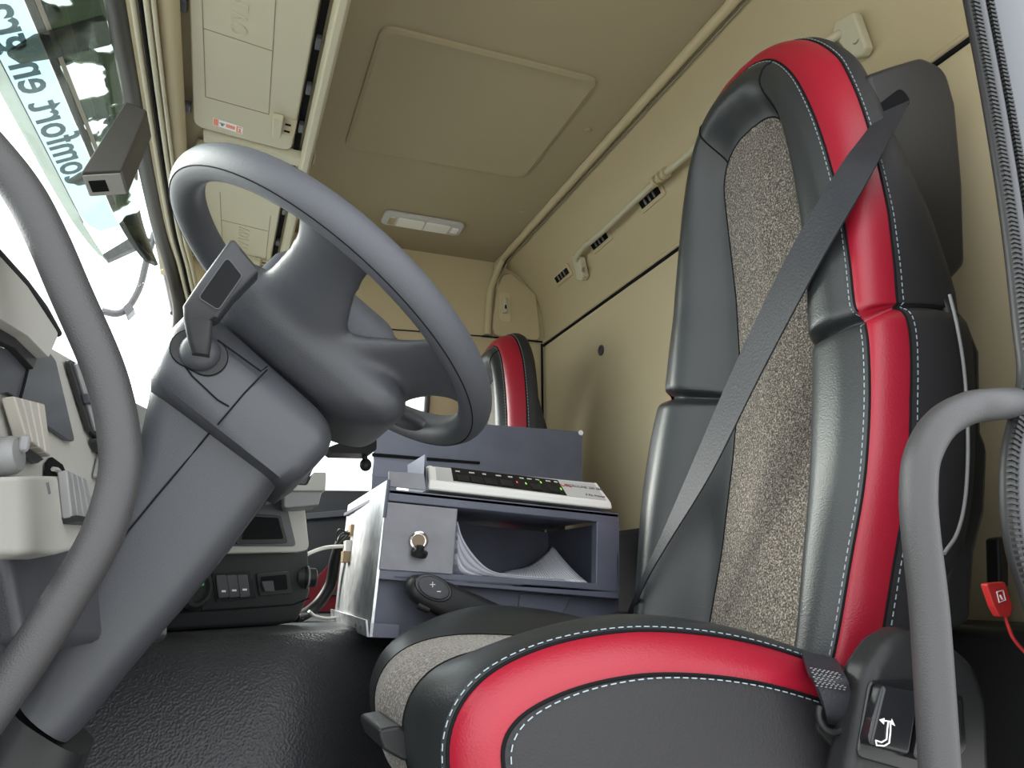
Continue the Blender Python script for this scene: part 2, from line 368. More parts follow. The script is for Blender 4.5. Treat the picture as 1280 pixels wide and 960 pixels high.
# door aperture: B pillar beside the seat, with ribbed rubber seal
sp = [(1205, -60), (1215, 0), (1241, 140), (1263, 280), (1277, 400), (1284, 470), (1274, 520), (1264, 570), (1263, 630), (1271, 690), (1290, 750), (1310, 830), (1320, 1000)]
spp = smooth([U(*q, Y=YD) for q in sp], 8)
bp = loft('wall_left', [[p+V((.013, .004, 0)), p+V((.018, -.010, 0)), p+V((.036, -.022, 0)), V((1.10, YD-.022, p.z)), V((1.10, YD+.05, p.z)), p+V((.12, .05, 0))] for p in spp], M['jamb'], ang=50)
tag(bp, 'grey metal door pillar at the rear edge of the open driver door', 'pillar', kind='structure')
tube('seal_lip', [p+V((.006, -.004, 0)) for p in spp], .0048, M['seal'], bp)
tube('seal_bead', [p+V((-.003, 0, 0)) for p in spp], .0065, M['black'], bp)
mb = MB(); dense = []
for i in range(len(spp)-1):
    n = max(1, int((spp[i+1]-spp[i]).length/.0022))
    dense += [lerp(spp[i], spp[i+1], k/n) for k in range(n)]
for i in range(0, len(dense)-1, 2):
    d = (dense[i+1]-dense[i]).normalized(); x = V((0, 1, 0)).cross(d).normalized(); R = Matrix((x, V((0, 1, 0)), d)).transposed()
    mb.box(dense[i]+V((.0135, -.006, 0)), (.008, .010, .0024), R)
    mb.box(dense[i]+V((-.004, -.004, 0)), (.009, .007, .0024), R)
rb = mb.mk('seal_ribs', M['black'], bp, sm=False); rb['kind'] = 'stuff'
body = loft('outer_skin', [[V((p.x+.056, YD-.024, p.z)), V((p.x+.064, YD-.030, p.z)), V((1.12, YD-.034, p.z)), V((1.12, YD-.023, p.z))] for p in spp], M['paint'], bp, ang=50)
tp = slab('trim_3', [(-.2, .40, 1.50), (1.06, .40, 1.50), (1.06, .40, 1.71), (-.2, .40, 1.71)], (0, .07, 0), M['beige']); tag(tp, 'beige roof rail above the open driver door', 'trim', kind='structure')
fl = []
# floor with engine tunnel: cross profile in Y, running along X
def tun(x, y):
    side = .98+.16*sstep(.10, .34, x)          # tunnel narrows under the seat
    a = sstep(side-.02, side+.24, y); b = 1-sstep(2.05, 2.25, y)
    h = .485-.03*sstep(.25, .8, x)-.10*sstep(-.1, -.5, x)
    return h*min(a, b)
nx, ny = 56, 110
vs = [V((-.78+1.84*i/nx, .40+2.02*j/ny, tun(-.78+1.84*i/nx, .40+2.02*j/ny))) for i in range(nx+1) for j in range(ny+1)]
fs = [(i*(ny+1)+j, (i+1)*(ny+1)+j, (i+1)*(ny+1)+j+1, i*(ny+1)+j+1) for i in range(nx) for j in range(ny)]
flo = mk('floor', vs, fs, M['rubber'], ang=80); tag(flo, 'black grained rubber floor with a raised engine tunnel', 'floor', kind='structure')
box('under_pan', (.14, 1.41, -.06), (1.84, 2.02, .04), M['black'], flo)
gr = slab('ground', [(-60, -60, -1.45), (60, -60, -1.45), (60, 60, -1.45), (-60, 60, -1.45)], (0, 0, -.1), M['ground'], sm=False); tag(gr, 'grey asphalt yard outside the truck', 'ground', kind='structure')
# ================================================================== DRIVER SEAT
YC = .89
PZ = [.38, .50, .70, .87, 1.00, 1.12, 1.24, 1.36, 1.5]; PX = [.588, .615, .655, .690, .706, .712, .716, .722, .732]
bx = lambda z: interp(z, PZ, PX)
seat = empty('driver_seat', (.50, YC, 0), 'black leather driver seat with red stripes and tweed centre beside the steering wheel', 'seat')
ROWS = [(.42,.195,.42,.122),(.50,.212,.50,.117),(.58,.226,.58,.108),(.66,.240,.66,.100),(.74,.243,.73,.093),(.81,.238,.79,.090),(.848,.230,.822,.089),
        (.874,.214,.848,.088),(.94,.206,.92,.087),(1.03,.193,1.0,.087),(1.12,.175,1.08,.086),(1.20,.153,1.145,.085),(1.27,.124,1.20,.081),(1.322,.086,1.237,.066),(1.346,.044,1.258,.037),(1.352,0,1.263,0)]
ts = sorted(set([i*15/120 for i in range(121)]+[6+i/26 for i in range(27)]+[14+i/16 for i in range(17)]))
half = [cr(ROWS, t) for t in ts]
near = [(zs, -hs_, zf, -hf) for zs, hs_, zf, hf in half]
outl = near+[(zs, -u, zf, -f) for zs, u, zf, f in near[-2::-1]]
NO = len(outl)
def nrm2(i):
    a, b = outl[max(0, i-2)], outl[min(NO-1, i+2)]; t = V((b[1]-a[1], b[0]-a[0])).normalized(); return V((-t.y, t.x))   # (du, dz)
NR = [nrm2(i) for i in range(NO)]
dfz = lambda z: interp(z, [.42, .6, .9, 1.2, 1.4], [.078, .080, .066, .036, .030])
gau = lambda x: math.exp(-x*x)
def bol(i, q):
    zs, us, zf, uf = outl[i]; z = lerp(zf, zs, q); u = lerp(uf, us, q)
    dep = dfz(zf)*(1-sstep(0, .62, q)) - .010*math.sin(math.pi*q) + .010*sstep(.80, 1, q) - .008*(1-q)*q
    zn = lerp(.835, .861, q)
    dep += .024*gau((z-zn)/.0075)*sstep(.02, .35, q)
    return V((bx(z)+dep, YC+u, z))
outw = lambda z: interp(z, [.5, .75, .88, 1.1, 1.25, 1.36], [.018, .018, .026, .038, .046, .036])
def redp(i, m_, extra=0):
    zs, us, zf, uf = outl[i]; a = m_*math.radians(78); o = outw(zs)*math.sin(a); dep = .010+.052*(1-math.cos(a))
    nt = gau((zs-.861)/.0075); o -= .016*nt*(.4+.6*math.sin(math.pi*m_)); dep += .014*nt*(1-m_)
    n = NR[i]; return V((bx(zs)+dep+extra, YC+us+n.x*o, zs+n.y*o))
def sidep(i, s):
    p = redp(i, 1); zs = outl[i][0]; n = NR[i]; o = .008*math.sin(math.pi*min(1, s*1.1)) - .03*sstep(.8, 1, s)
    return V((p.x+interp(zs, [.90, 1.15], [.125, .045])*s, p.y+n.x*o, p.z+n.y*o))
def strip(name, fn, qs, m, idx=range(NO), **k):
    return loft(name, [[fn(i, q) for q in qs] for i in idx], m, seat, closed=False, caps=False, ang=70, **k)
Q = [i/14 for i in range(15)]
# tweed centre
rings = []
for i in range(len(near)):
    zs, us, zf, uf = outl[i]; e = bol(i, 0)
    rings.append([V((e.x-.010*(1-abs(s))*sstep(1.27, 1.1, zf)+.0*s, YC+uf*(-s), e.z)) for s in [k/8-1 for k in range(17)]])
loft('backrest_fabric', rings[:-1], M['fabric'], seat, closed=False, caps=False, ang=80)
strip('backrest_bolster', bol, Q, M['leather']); strip('backrest_stripe', redp, [i/8 for i in range(9)], M['red']); strip('backrest_side', sidep, [i/8 for i in range(9)], M['leather_side'])
rings = [[lerp(sidep(i, 1), sidep(NO-1-i, 1), k/6)+V((.02*math.sin(math.pi*k/6), 0, 0)) for k in range(7)] for i in range(len(near))]
loft('back_shell', rings[:-1], M['black'], seat, closed=False, caps=False, ang=80)
def stitches(name, pts, nrmf=None, L=.0055, gap=.0035, w_=.0009):
    d = []; mb = MB(); acc = 0; step = L+gap
    cum = [0]
    for a, b in zip(pts, pts[1:]): cum.append(cum[-1]+(b-a).length)
    s = 0; j = 0
    def at(x):
        nonlocal j
        while j < len(cum)-2 and cum[j+1] < x: j += 1
        return lerp(pts[j], pts[j+1], (x-cum[j])/max(1e-9, cum[j+1]-cum[j]))
    while s+L < cum[-1]:
        a = at(s); b = at(s+L); dd = b-a
        if dd.length > 1e-5:
            x, y = frame_of(dd); mb.box((a+b)/2, (w_, w_, dd.length), Matrix((x, y, dd.normalized())).transposed())
        s += step
    o = mb.mk(name, M['thread'], seat, sm=False); o['kind'] = 'stuff'; return o
oid = range(0, NO)
stitches('stitching', [bol(i, .965)+V((-.0006, 0, 0)) for i in oid]); stitches('stitching', [sidep(i, .06)+V((0, NR[i].x*.0012, NR[i].y*.0012)) for i in oid])
tube('seam_piping', [bol(i, 1) for i in oid], .0016, M['seam'], seat, n=6); tube('seam_piping', [redp(i, 1) for i in oid], .0016, M['seam'], seat, n=6)
tube('seam_piping', [bol(i, 0) for i in oid], .0013, M['seam'], seat, n=6)
# head panel seams radiating from the corners of the tweed centre
ia = min(range(len(near)), key=lambda i: abs(near[i][2]-1.238)); 
for i in (ia, NO-1-ia): tube('panel_seam', [bol(i, q)+V((-.0006, 0, 0)) for q in Q], .0013, M['seam'], seat, n=6)
# cushion: lofted along its side profile
CP = [(.70,.440),(.64,.455),(.57,.478),(.50,.497),(.43,.508),(.36,.511),(.29,.503),(.235,.486),(.203,.463),(.188,.432),(.190,.395),(.205,.36),(.235,.33)]
cp = [V(cr([list(p) for p in CP], i/6)) for i in range(12*6+1)]
def cnr(j):
    t = (cp[min(j+1, len(cp)-1)]-cp[max(j-1, 0)]).normalized(); return V((-t.y, t.x)) if False else V((t.y, -t.x))
CN = [cnr(j) for j in range(len(cp))]
SEC = [(0,-.030),(.04,-.030),(.075,-.0285),(.105,-.024),(.12,-.016),(.14,-.004),(.165,.008),(.19,.013),(.212,.011),(.228,.005),(.236,-.001),(.244,-.006),(.252,-.014),(.258,-.024),(.260,-.036)]
def cush(j, u, off):
    p = cp[j]; n = CN[j]; f_ = sstep(.40, .20, p.x); fr = f_*(.012*(1-(u/.27)**2)-.17*max(0, u)-.035*max(0, -u)); off = off*(1-.75*f_) if abs(u) < .229 else off
    return V((p.x+n.x*off-fr, YC+u, p.y+n.y*off))
def cstrip(name, secs, m): loft(name, [[cush(j, u, o) for u, o in secs] for j in range(len(cp))], m, seat, closed=False, caps=False, ang=75)
def dens(sec, k=4): return [tuple(cr([list(a) for a in sec], i/k)) for i in range((len(sec)-1)*k+1)]
DS = dens(SEC); fab = [s for s in DS if s[0] <= .1051]; blk = [s for s in DS if .1049 <= s[0] <= .2361]; rd = DS[[i for i, s in enumerate(DS) if s[0] <= .2361][-1]:]
cstrip('cushion_fabric', [(-u, o) for u, o in fab[::-1]]+fab[1:], M['fabric'])
for sg in (-1, 1):
    cstrip('cushion_bolster', [(sg*u, o) for u, o in blk], M['leather']); cstrip('cushion_stripe', [(sg*u, o) for u, o in rd], M['red'])
    rings = []
    for j in range(len(cp)):
        e = cush(j, sg*.260, -.036); s = j/(len(cp)-1); T = V((lerp(.62, .27, s), YC+sg*.262, .315))
        rings.append([lerp(e, T, k/6)+V((0, sg*.006*math.sin(math.pi*k/6), 0)) for k in range(7)])
    loft('cushion_side', rings, M['leather_side'], seat, closed=False, caps=False, ang=80)
    stitches('stitching', [cush(j, sg*.233, .003) for j in range(len(cp))])
    e = [cush(j, sg*.2605, -.036) for j in range(len(cp))]
    stitches('stitching', [lerp(a, V((.45, a.y, .38)), .028)+V((0, sg*.0025, 0)) for a in e])
    tube('seam_piping', [cush(j, sg*.236, -.0005) for j in range(len(cp))], .0018, M['seam'], seat, n=6); tube('seam_piping', e, .0018, M['seam'], seat, n=6)
    tube('seam_piping', [cush(j, sg*.105, -.024) for j in range(len(cp))], .0013, M['seam'], seat, n=6)
box('seat_base', (.47, YC, .17), (.40, .40, .33), M['black'], seat, bevel=.03)
# belt housing on the near rear shoulder
hpx = [(1084, 92), (1115, 81), (1152, 70), (1183, 84), (1196, 130), (1205, 230), (1208, 330), (1180, 362), (1150, 350), (1138, 260), (1108, 170)]
hh = rpoly(UU(hpx, Y=.688), [.01, .01, .03, .03, .03, .03, .03, .02, .01, .01, .01])
slab('belt_housing', hh, (.0, .10, .004), M['black'], seat, bevel=.014, seg=3)
sl = U(1117, 131, Y=.687); ex = (U(1138, 118, Y=.687)-U(1098, 150, Y=.687)).normalized(); ey = V((0, -1, 0)).cross(ex)
slab('belt_slot', rrect(sl, ex, ey, .032, .013, .010), (0, -.003, 0), M['void'], seat, bevel=.001)
# edge bead of the plastic back shell on the near side
bead = UU([(1187, 368), (1197, 410), (1206, 470), (1210, 550), (1207, 620), (1197, 665), (1180, 692)], Y=.612)
tube('shell_bead', smooth(bead, 6), .002, M['mgrey'], seat)
sh = UU([(1180, 362), (1212, 400), (1228, 440), (1230, 540), (1238, 560), (1235, 640), (1222, 690), (1216, 780), (1160, 800), (1190, 690), (1207, 600), (1207, 480)], Y=.64)
slab('shell_side', sh, (0, .49, 0), M['black'], seat, bevel=.01)
# lever below the front
lv = rpoly(UU([(470, 912), (500, 907), (532, 930), (528, 945), (505, 952), (480, 938)], Y=.78), .006)
slab('height_lever', lv, (0, .10, .0), M['black'], seat, bevel=.006)
# side control panel with two rocker switches
cpx = [(1056, 1000), (1072, 930), (1081, 870), (1090, 830), (1112, 797), (1135, 783), (1190, 800), (1225, 830), (1240, 880), (1245, 1000)]
pan = slab('control_panel', rpoly(UU(cpx, Y=.575), [0, .03, .03, .03, .05, .03, .05, .05, .05, 0]), (0, .04, .0), M['black'], seat, bevel=.014, seg=4)
slab('switch_well', rpoly(UU([(1084, 850), (1140, 850), (1200, 868), (1205, 935), (1172, 975), (1067, 945)], Y=.5735), .008), (0, -.004, 0), M['gloss'], seat, bevel=.002)
for poly in ([(1089, 853), (1135, 863), (1122, 942), (1070, 928)], [(1143, 866), (1190, 872), (1184, 955), (1126, 946)]):
    q = UU(poly, Y=.570); m1 = (q[0]+q[1])/2; m2 = (q[2]+q[3])/2
    rs0 = locals().get('rs'); rs = slab('rocker_switch', rpoly(q, .006), (0, -.014, 0), M['gloss'], seat, bevel=.005, seg=3)
c = U(1104, 915, Y=.5552); ex = V((1, 0, 0)); ez = V((-.12, 0, 1)).normalized()
mb = MB()
def ln(mb, pts, r=.0007):
    mb.tube([c+ex*a+ez*b for a, b in pts], r, n=5)
ln(mb, [(-.010, -.006), (-.004, -.008), (.002, -.006), (.005, .002), (.008, .008)]); ln(mb, [(-.010, -.006), (-.010, -.010), (-.002, -.011), (.004, -.009), (.008, .000), (.010, .007)])
mb.slab([c+ex*a+ez*b for a, b in ((.002, .006), (-.002, .010), (.004, .011))], (0, -.0006, 0)); mb.slab([c+ex*a+ez*b for a, b in ((.010, .006), (.014, .004), (.012, .010))], (0, -.0006, 0)); ln(mb, [(.003, .009), (.012, .0075)])
mb.mk('pictogram', M['print'], rs0, sm=False)
# ================================================================== SEAT BELT
belt = empty('seat_belt', (.60, 1.0, .45), 'black webbing seat belt crossing the driver seat backrest', 'seat belt')
def ribbon(name, pairs, m, parent, th=.0012, k=8):
    A = smooth([a for a, b in pairs], k); B = smooth([b for a, b in pairs], k); rings = []
    for i, (a, b) in enumerate(zip(A, B)):
        t = (A[min(i+1, len(A)-1)]-A[max(i-1, 0)]); n = t.cross(b-a); n = n.normalized()*th if n.length > 1e-9 else V((0, 0, th))
        mids = [lerp(a, b, s/4) for s in range(5)]; rings.append([p+n for p in mids]+[p-n for p in mids[::-1]])
    return loft(name, rings, m, parent, ang=60)
bm_ = lambda x, y, off: meet(x, y, bx, off)
pairs = [(U(1102, 141, Y=.683), U(1137, 126, Y=.683)), (bm_(1076, 174, .030), bm_(1112, 175, .035)), (bm_(1046, 215, -.012), bm_(1078, 238, .0)), (bm_(985, 320, -.022), bm_(1020, 338, -.02)),
         (bm_(920, 455, -.015), bm_(950, 470, -.015)), (bm_(868, 575, -.02), bm_(890, 590, -.02)), (bm_(826, 672, -.03), bm_(835, 680, -.03)), (bm_(800, 728, -.03), bm_(806, 731, -.03)), (U(778, 782, Y=1.155), U(784, 786, Y=1.155))]
ribbon('shoulder_strap', pairs, M['web'], belt)
yy = .600
lap = [(U(1002, 816, Y=.66), U(1045, 826, Y=.64)), (U(1010, 838, Y=yy), U(1055, 845, Y=yy-.005)), (U(1022, 862, Y=yy-.004), U(1063, 868, Y=yy-.006)), (U(1030, 886, Y=yy-.002), U(1060, 892, Y=yy-.004)), (U(1034, 902, Y=yy+.008), U(1053, 905, Y=yy+.006))]
ribbon('lap_strap', lap, M['web'], belt, th=.0022)
mb = MB()
for k in range(9):
    for j in range(7):
        a = lerp(U(1014, 835, Y=yy-.008), U(1046, 841, Y=yy-.009), j/6); b = lerp(U(1021, 857, Y=yy-.009), U(1055, 862, Y=yy-.010), j/6)
        mb.box(lerp(a, b, k/8)+V(((k % 2)*.002, 0, 0)), (.0022, .0008, .0008))
o = mb.mk('webbing_stitches', M['mgrey'], belt, sm=False); o['kind'] = 'stuff'
rc = U(1042, 893, Y=yy-.002)
tube('anchor_ring', [rc+V((.017*math.cos(a), .0, .015*math.sin(a))) for a in [math.radians(150+i*12) for i in range(22)]], .0028, M['black'], belt)
slab('anchor_plate', rpoly(UU([(1026, 895), (1040, 915), (1062, 910), (1066, 935), (1050, 945), (1038, 930), (1022, 912)], Y=yy+.006), .003), (0, .004, 0), M['black'], belt, bevel=.001)
bk = slab('buckle', rpoly(UU([(762, 772), (782, 764), (800, 774), (800, 790), (764, 790)], Y=1.152), .004), (0, .025, 0), M['black'], belt, bevel=.003)
# ================================================================== ARMREST CONTROL
ar = empty('armrest', (.36, 1.16, .53), 'black seat armrest tip with a plus and minus rocker beside the steel box', 'armrest')
e0 = U(517, 732, Y=1.178); e1 = U(590, 765, Y=1.178); ax = (e1-e0).normalized(); pz = V((-ax.z, 0, ax.x)) if ax.x > 0 else V((ax.z, 0, -ax.x)); py = V((0, 1, 0))
rings = []
for s, hz in ((-.012, .006), (-.007, .014), (.004, .0200), (.02, .0235), (.05, .0255), (.15, .0265)):
    rings.append(rrect(e0+ax*s, py, pz, .0175*min(1, hz/.016), hz, min(hz, .012)*.95, 5))
loft('arm_pad', rings, M['black'], ar, ang=60)
bc = U(543, 735, Y=1.156)
rk = [bc+ax*(.026*math.cos(a))+pz*(.0155*math.sin(a)) for a in [2*math.pi*i/24 for i in range(24)]]
rbz = slab('rocker_bezel', [bc+(p-bc)*1.18+V((0, .003, -.0)) for p in rk], (0, .01, 0), M['gloss'], ar, bevel=.002)
rbt_ = slab('rocker_button', rk, (0, .008, 0), M['dark'], ar, bevel=.003)
mb = MB(); c = bc+V((-.003, -.0005, .005)); mb.box(c, (.008, .0008, .0012)).box(c, (.0012, .0008, .008)); mb.box(bc+V((.007, -.0005, -.005)), (.006, .0008, .0012)); mb.mk('plus_minus_mark', M['print'], rbt_, sm=False)
tube('release_lever', [U(522, 756, Y=1.17), U(536, 762, Y=1.17)], .006, M['black'], ar)
# ================================================================== STEERING WHEEL
W0 = V((.106, .89, .866)); E1 = V((.803, 0, -.596)); E2 = V((0, -1, 0)); WN = V((.596, 0, .803))
sw = empty('steering_wheel', W0-WN*.03, 'dark grey four-spoke steering wheel seen from below in front of the driver seat', 'steering wheel')
def wp(r, a, h=0): a = math.radians(a); return W0+E1*(r*math.cos(a))+E2*(r*math.sin(a))+WN*h
RR = .2115
rings = []
for i in range(97):
    a = math.radians(i*360/96); rad = E1*math.cos(a)+E2*math.sin(a)
    rings.append([W0+rad*(RR+.0185*math.cos(b))+WN*(.0205*math.sin(b)) for b in [2*math.pi*k/24 for k in range(24)]])
loft('rim', rings, M['wheel'], sw, caps=False, ang=80)
tube('rim_seam', [W0+(E1*math.cos(a)+E2*math.sin(a))*(RR+.0090)-WN*.0180 for a in [math.radians(i*3.75) for i in range(97)]], .0007, M['seam'], sw, n=5)
# hub and spokes merged into one skin (blended by a voxel remesh), hub cover separate
mb = MB()
def spoke(a0, w0, w1, r0=.04, r1=.205, h0=-.045):
    rings = []
    for k in range(9):
        s = k/8; r = lerp(r0, r1, s); a = math.radians(a0); c = W0+(E1*math.cos(a)+E2*math.sin(a))*r+WN*lerp(h0, -.004, sstep(0, 1, s)); t = -E1*math.sin(a)+E2*math.cos(a)
        hw = lerp(w0, w1, sstep(0, .75, s))+.018*sstep(.82, 1, s); th = lerp(.034, .013, sstep(0, .8, s))
        rings.append([c+t*(hw*math.cos(b))+WN*(th*math.sin(b)) for b in [2*math.pi*j/20 for j in range(20)]])
    mb.add(*loftv(rings))
for a0 in (96, -96): spoke(a0, .070, .042, h0=-.078)
for a0 in (39, -39): spoke(a0, .080, .050, h0=-.075)
hub = []
for h, a_, b_, c_ in ((-.040, .104, .094, .018), (-.050, .118, .104, .020), (-.066, .124, .110, .020), (-.084, .118, .106, .018), (-.100, .100, .092, .012), (-.112, .080, .075, .004)):
    hub.append(rrect(W0+WN*h+E1*c_, E1, E2, a_, b_, .035, 5))
mb.add(*loftv(hub))
rings = []
for i in range(73):
    a = math.radians(i*5); rad = E1*math.cos(a)+E2*math.sin(a); rings.append([W0+rad*(RR+.013*math.cos(b))+WN*(.014*math.sin(b)) for b in [2*math.pi*k/12 for k in range(12)]])
mb.add(*loftv(rings[:-1]+[rings[0]], caps=False))
hb = mb.mk('spoke_hub', M['dark'], sw, ang=180)
rm = hb.modifiers.new('merge', 'REMESH'); rm.mode = 'VOXEL'; rm.voxel_size = .0045; rm.use_smooth_shade = True
sm_ = hb.modifiers.new('blend', 'SMOOTH'); sm_.factor = .6; sm_.iterations = 14
# airbag cover on the driver face, its side wall showing through the spokes
ab = loft('airbag_cover', [rrect(W0+WN*h+E1*.010, E1, E2, a_, b_, .02, 5) for h, a_, b_ in ((-.052, .084, .100), (-.020, .084, .100), (-.008, .080, .096), (.006, .066, .08), (.010, .03, .04))], M['wheel'], sw, ang=50)
# ================================================================== STEERING COLUMN
col = empty('steering_column', (-.13, .88, .36), 'dark grey plastic steering column shroud running down to the floor', 'steering column')
def sect(L_, R_, y0, y1, rr, seg=5):
    a = U(*L_, Y=y0); b = U(*R_, Y=y0); ex = (b-a); hx = ex.length/2; ex.normalize(); c = (a+b)/2; c.y = (y0+y1)/2
    return rrect(c, ex, V((0, 1, 0)), hx, (y1-y0)/2, rr, seg)
loft('upper_shroud', [sect((246, 376), (416, 528), .80, .97, .03), sect((230, 386), (419, 543), .780, .985, .024), sect((213, 404), (413, 562), .775, .99, .022), sect((198, 436), (386, 590), .775, .99, .022), sect((186, 468), (362, 606), .778, .99, .022), sect((186, 486), (348, 606), .795, .98, .026)], M['dark'], col, ang=60)
loft('lower_shroud', [sect((188, 470), (360, 596), .795, .98, .024), sect((182, 500), (346, 606), .797, .975, .026), sect((168, 560), (292, 680), .80, .97, .028), sect((140, 640), (226, 762), .80, .97, .028), sect((90, 740), (160, 838), .80, .965, .028), sect((25, 868), (92, 922), .80, .96, .026), sect((17, 885), (78, 934), .80, .96, .026)], M['dark'], col, ang=60)
mb = MB()
seamp = [(334, 462), (305, 492), (272, 531)]; mb.tube([U(*q, Y=.7745) for q in seamp], .0009, n=6)
mb.tube([U(265, 537, Y=.794)]+[U(*q, Y=.7985) for q in [(240, 568), (196, 620), (160, 664), (120, 716), (84, 760)]], .0009, n=6)
mb.tube([U(*q, Y=.7745) for q in [(218, 440), (240, 470), (272, 500), (286, 508)]], .0009, n=6); mb.tube([U(*q, Y=.7745) for q in [(272, 425), (326, 464), (334, 458)]], .0009, n=6)
mb.mk('shell_joint', M['seam'], col)
# socket well for the lever
wc = U(249, 441, Y=.7745); ex = (U(275, 452, Y=.7745)-U(222, 424, Y=.7745)).normalized(); ez = V((0, -1, 0)).cross(ex)
slab('socket_rim', rrect(wc, ex, ez, .0275, .0190, .0185, 6), (0, -.0012, 0), M['seam'], col)
slab('socket_well', rrect(wc, ex, ez, .0265, .0180, .0175, 6), (0, -.0018, 0), M['black'], col)
loft('column_shaft', [sect((5, 890), (100, 950), .82, .94, .03), sect((-60, 1000), (60, 1060), .82, .94, .03), sect((-90, 1120), (40, 1160), .82, .94, .03)], M['black'], col, ang=60)
# lever
st = empty('column_stalk', U(248, 445, Y=.77), 'dark grey paddle-shaped stalk lever on a ball at the steering column', 'stalk')
bc = U(250, 440, Y=.772); rings = []
for k in range(1, 12):
    a = math.pi*k/12; rings.append([bc+V((.019*math.sin(a)*math.cos(b), -.019*math.cos(a)*.7, .019*math.sin(a)*math.sin(b))) for b in [2*math.pi*j/24 for j in range(24)]])
loft('ball', rings, M['dark'], st, ang=80)
def psec(p, q, y, th):
    a = U(*p, Y=y); b = U(*q, Y=y); d = b-a; return rrect((a+b)/2, d.normalized(), V((0, 1, 0)), d.length/2, th, min(th, .005)*.95, 3)
lv_ = loft('lever', [psec((240, 443), (262, 446), .757, .008), psec((236, 432), (264, 430), .752, .010), psec((230, 402), (266, 405), .746, .011), psec((229, 386), (273, 402), .742, .012), psec((248, 358), (291, 378), .738, .013), psec((286, 306), (322, 346), .730, .013), psec((291, 304), (320, 340), .729, .011)], M['lever'], st, ang=40)
pts = [U(248, 372, Y=.7262), U(284, 321, Y=.7172), U(303, 345, Y=.7172), U(273, 388, Y=.7262)]
slab('lever_inset', rpoly(pts, .004), (0, .003, 0), M['matt'], lv_, bevel=.0008)
r_ = rpoly(pts, .004); tube('inset_edge', r_+r_[:2], .0006, M['wheel'], lv_, n=6)
# ================================================================== GRAB HANDLES
h1 = tube('grab_handle', smooth(UU([(-75, 120), (-10, 190), (30, 242), (60, 300), (88, 365), (124, 447), (140, 497), (149, 546), (149, 597), (127, 670), (82, 748), (32, 825), (-25, 905)], Y=.56), 8), .0131, M['handle'], n=20)
tag(h1, 'long bent grey tubular grab handle in front of the steering column', 'grab handle')
h2 = tube('grab_handle', smooth([U(1278, 504, Y=.47)]+UU([(1245, 505), (1208, 511), (1174, 532), (1153, 570), (1148, 612), (1150, 660), (1161, 758), (1168, 857), (1174, 955), (1179, 1060)], Y=.452), 8), .0138, M['handle'], n=20)
tag(h2, 'short grey tubular grab handle hooked onto the pillar beside the driver seat', 'grab handle')
# ================================================================== OVERHEAD LOCKERS
ov = empty('overhead_locker', (.0, 1.3, 1.48), 'beige overhead locker unit with two lids above the windscreen', 'locker')
LA = V((-.118, 0, 1.497)); LB = V((.097, 0, 1.478)); ld = (LB-LA).normalized(); lnrm = V((0, 1, 0)).cross(ld).normalized(); lnrm = lnrm if lnrm.z < 0 else -lnrm
lidpl = (LA, lnrm); LW = (LB-LA).length
def lp(s, y, h=0): return LA+ld*s+V((0, y, 0))+lnrm*h
mbf = MB()
rail = [(.106, 1.474), (.112, 1.460), (.126, 1.460), (.132, 1.475), (.150, 1.66), (.118, 1.66), (.108, 1.50)]
loft('rail', [[V((x, y, z)) for x, z in rail] for y in (.45, YP-.02)], M['beige_lid'], ov, bevel=.003)
loft('tray', [[lp(s, y, h) for s, h in ((-.06, -.034), (-.03, -.024), (LW+.01, -.022), (LW+.01, -.06), (-.06, -.06))] for y in (.45, YP-.02)], M['beige'], ov, sm=False)
lids = [(.86, 1.600), (1.665, 2.36)]
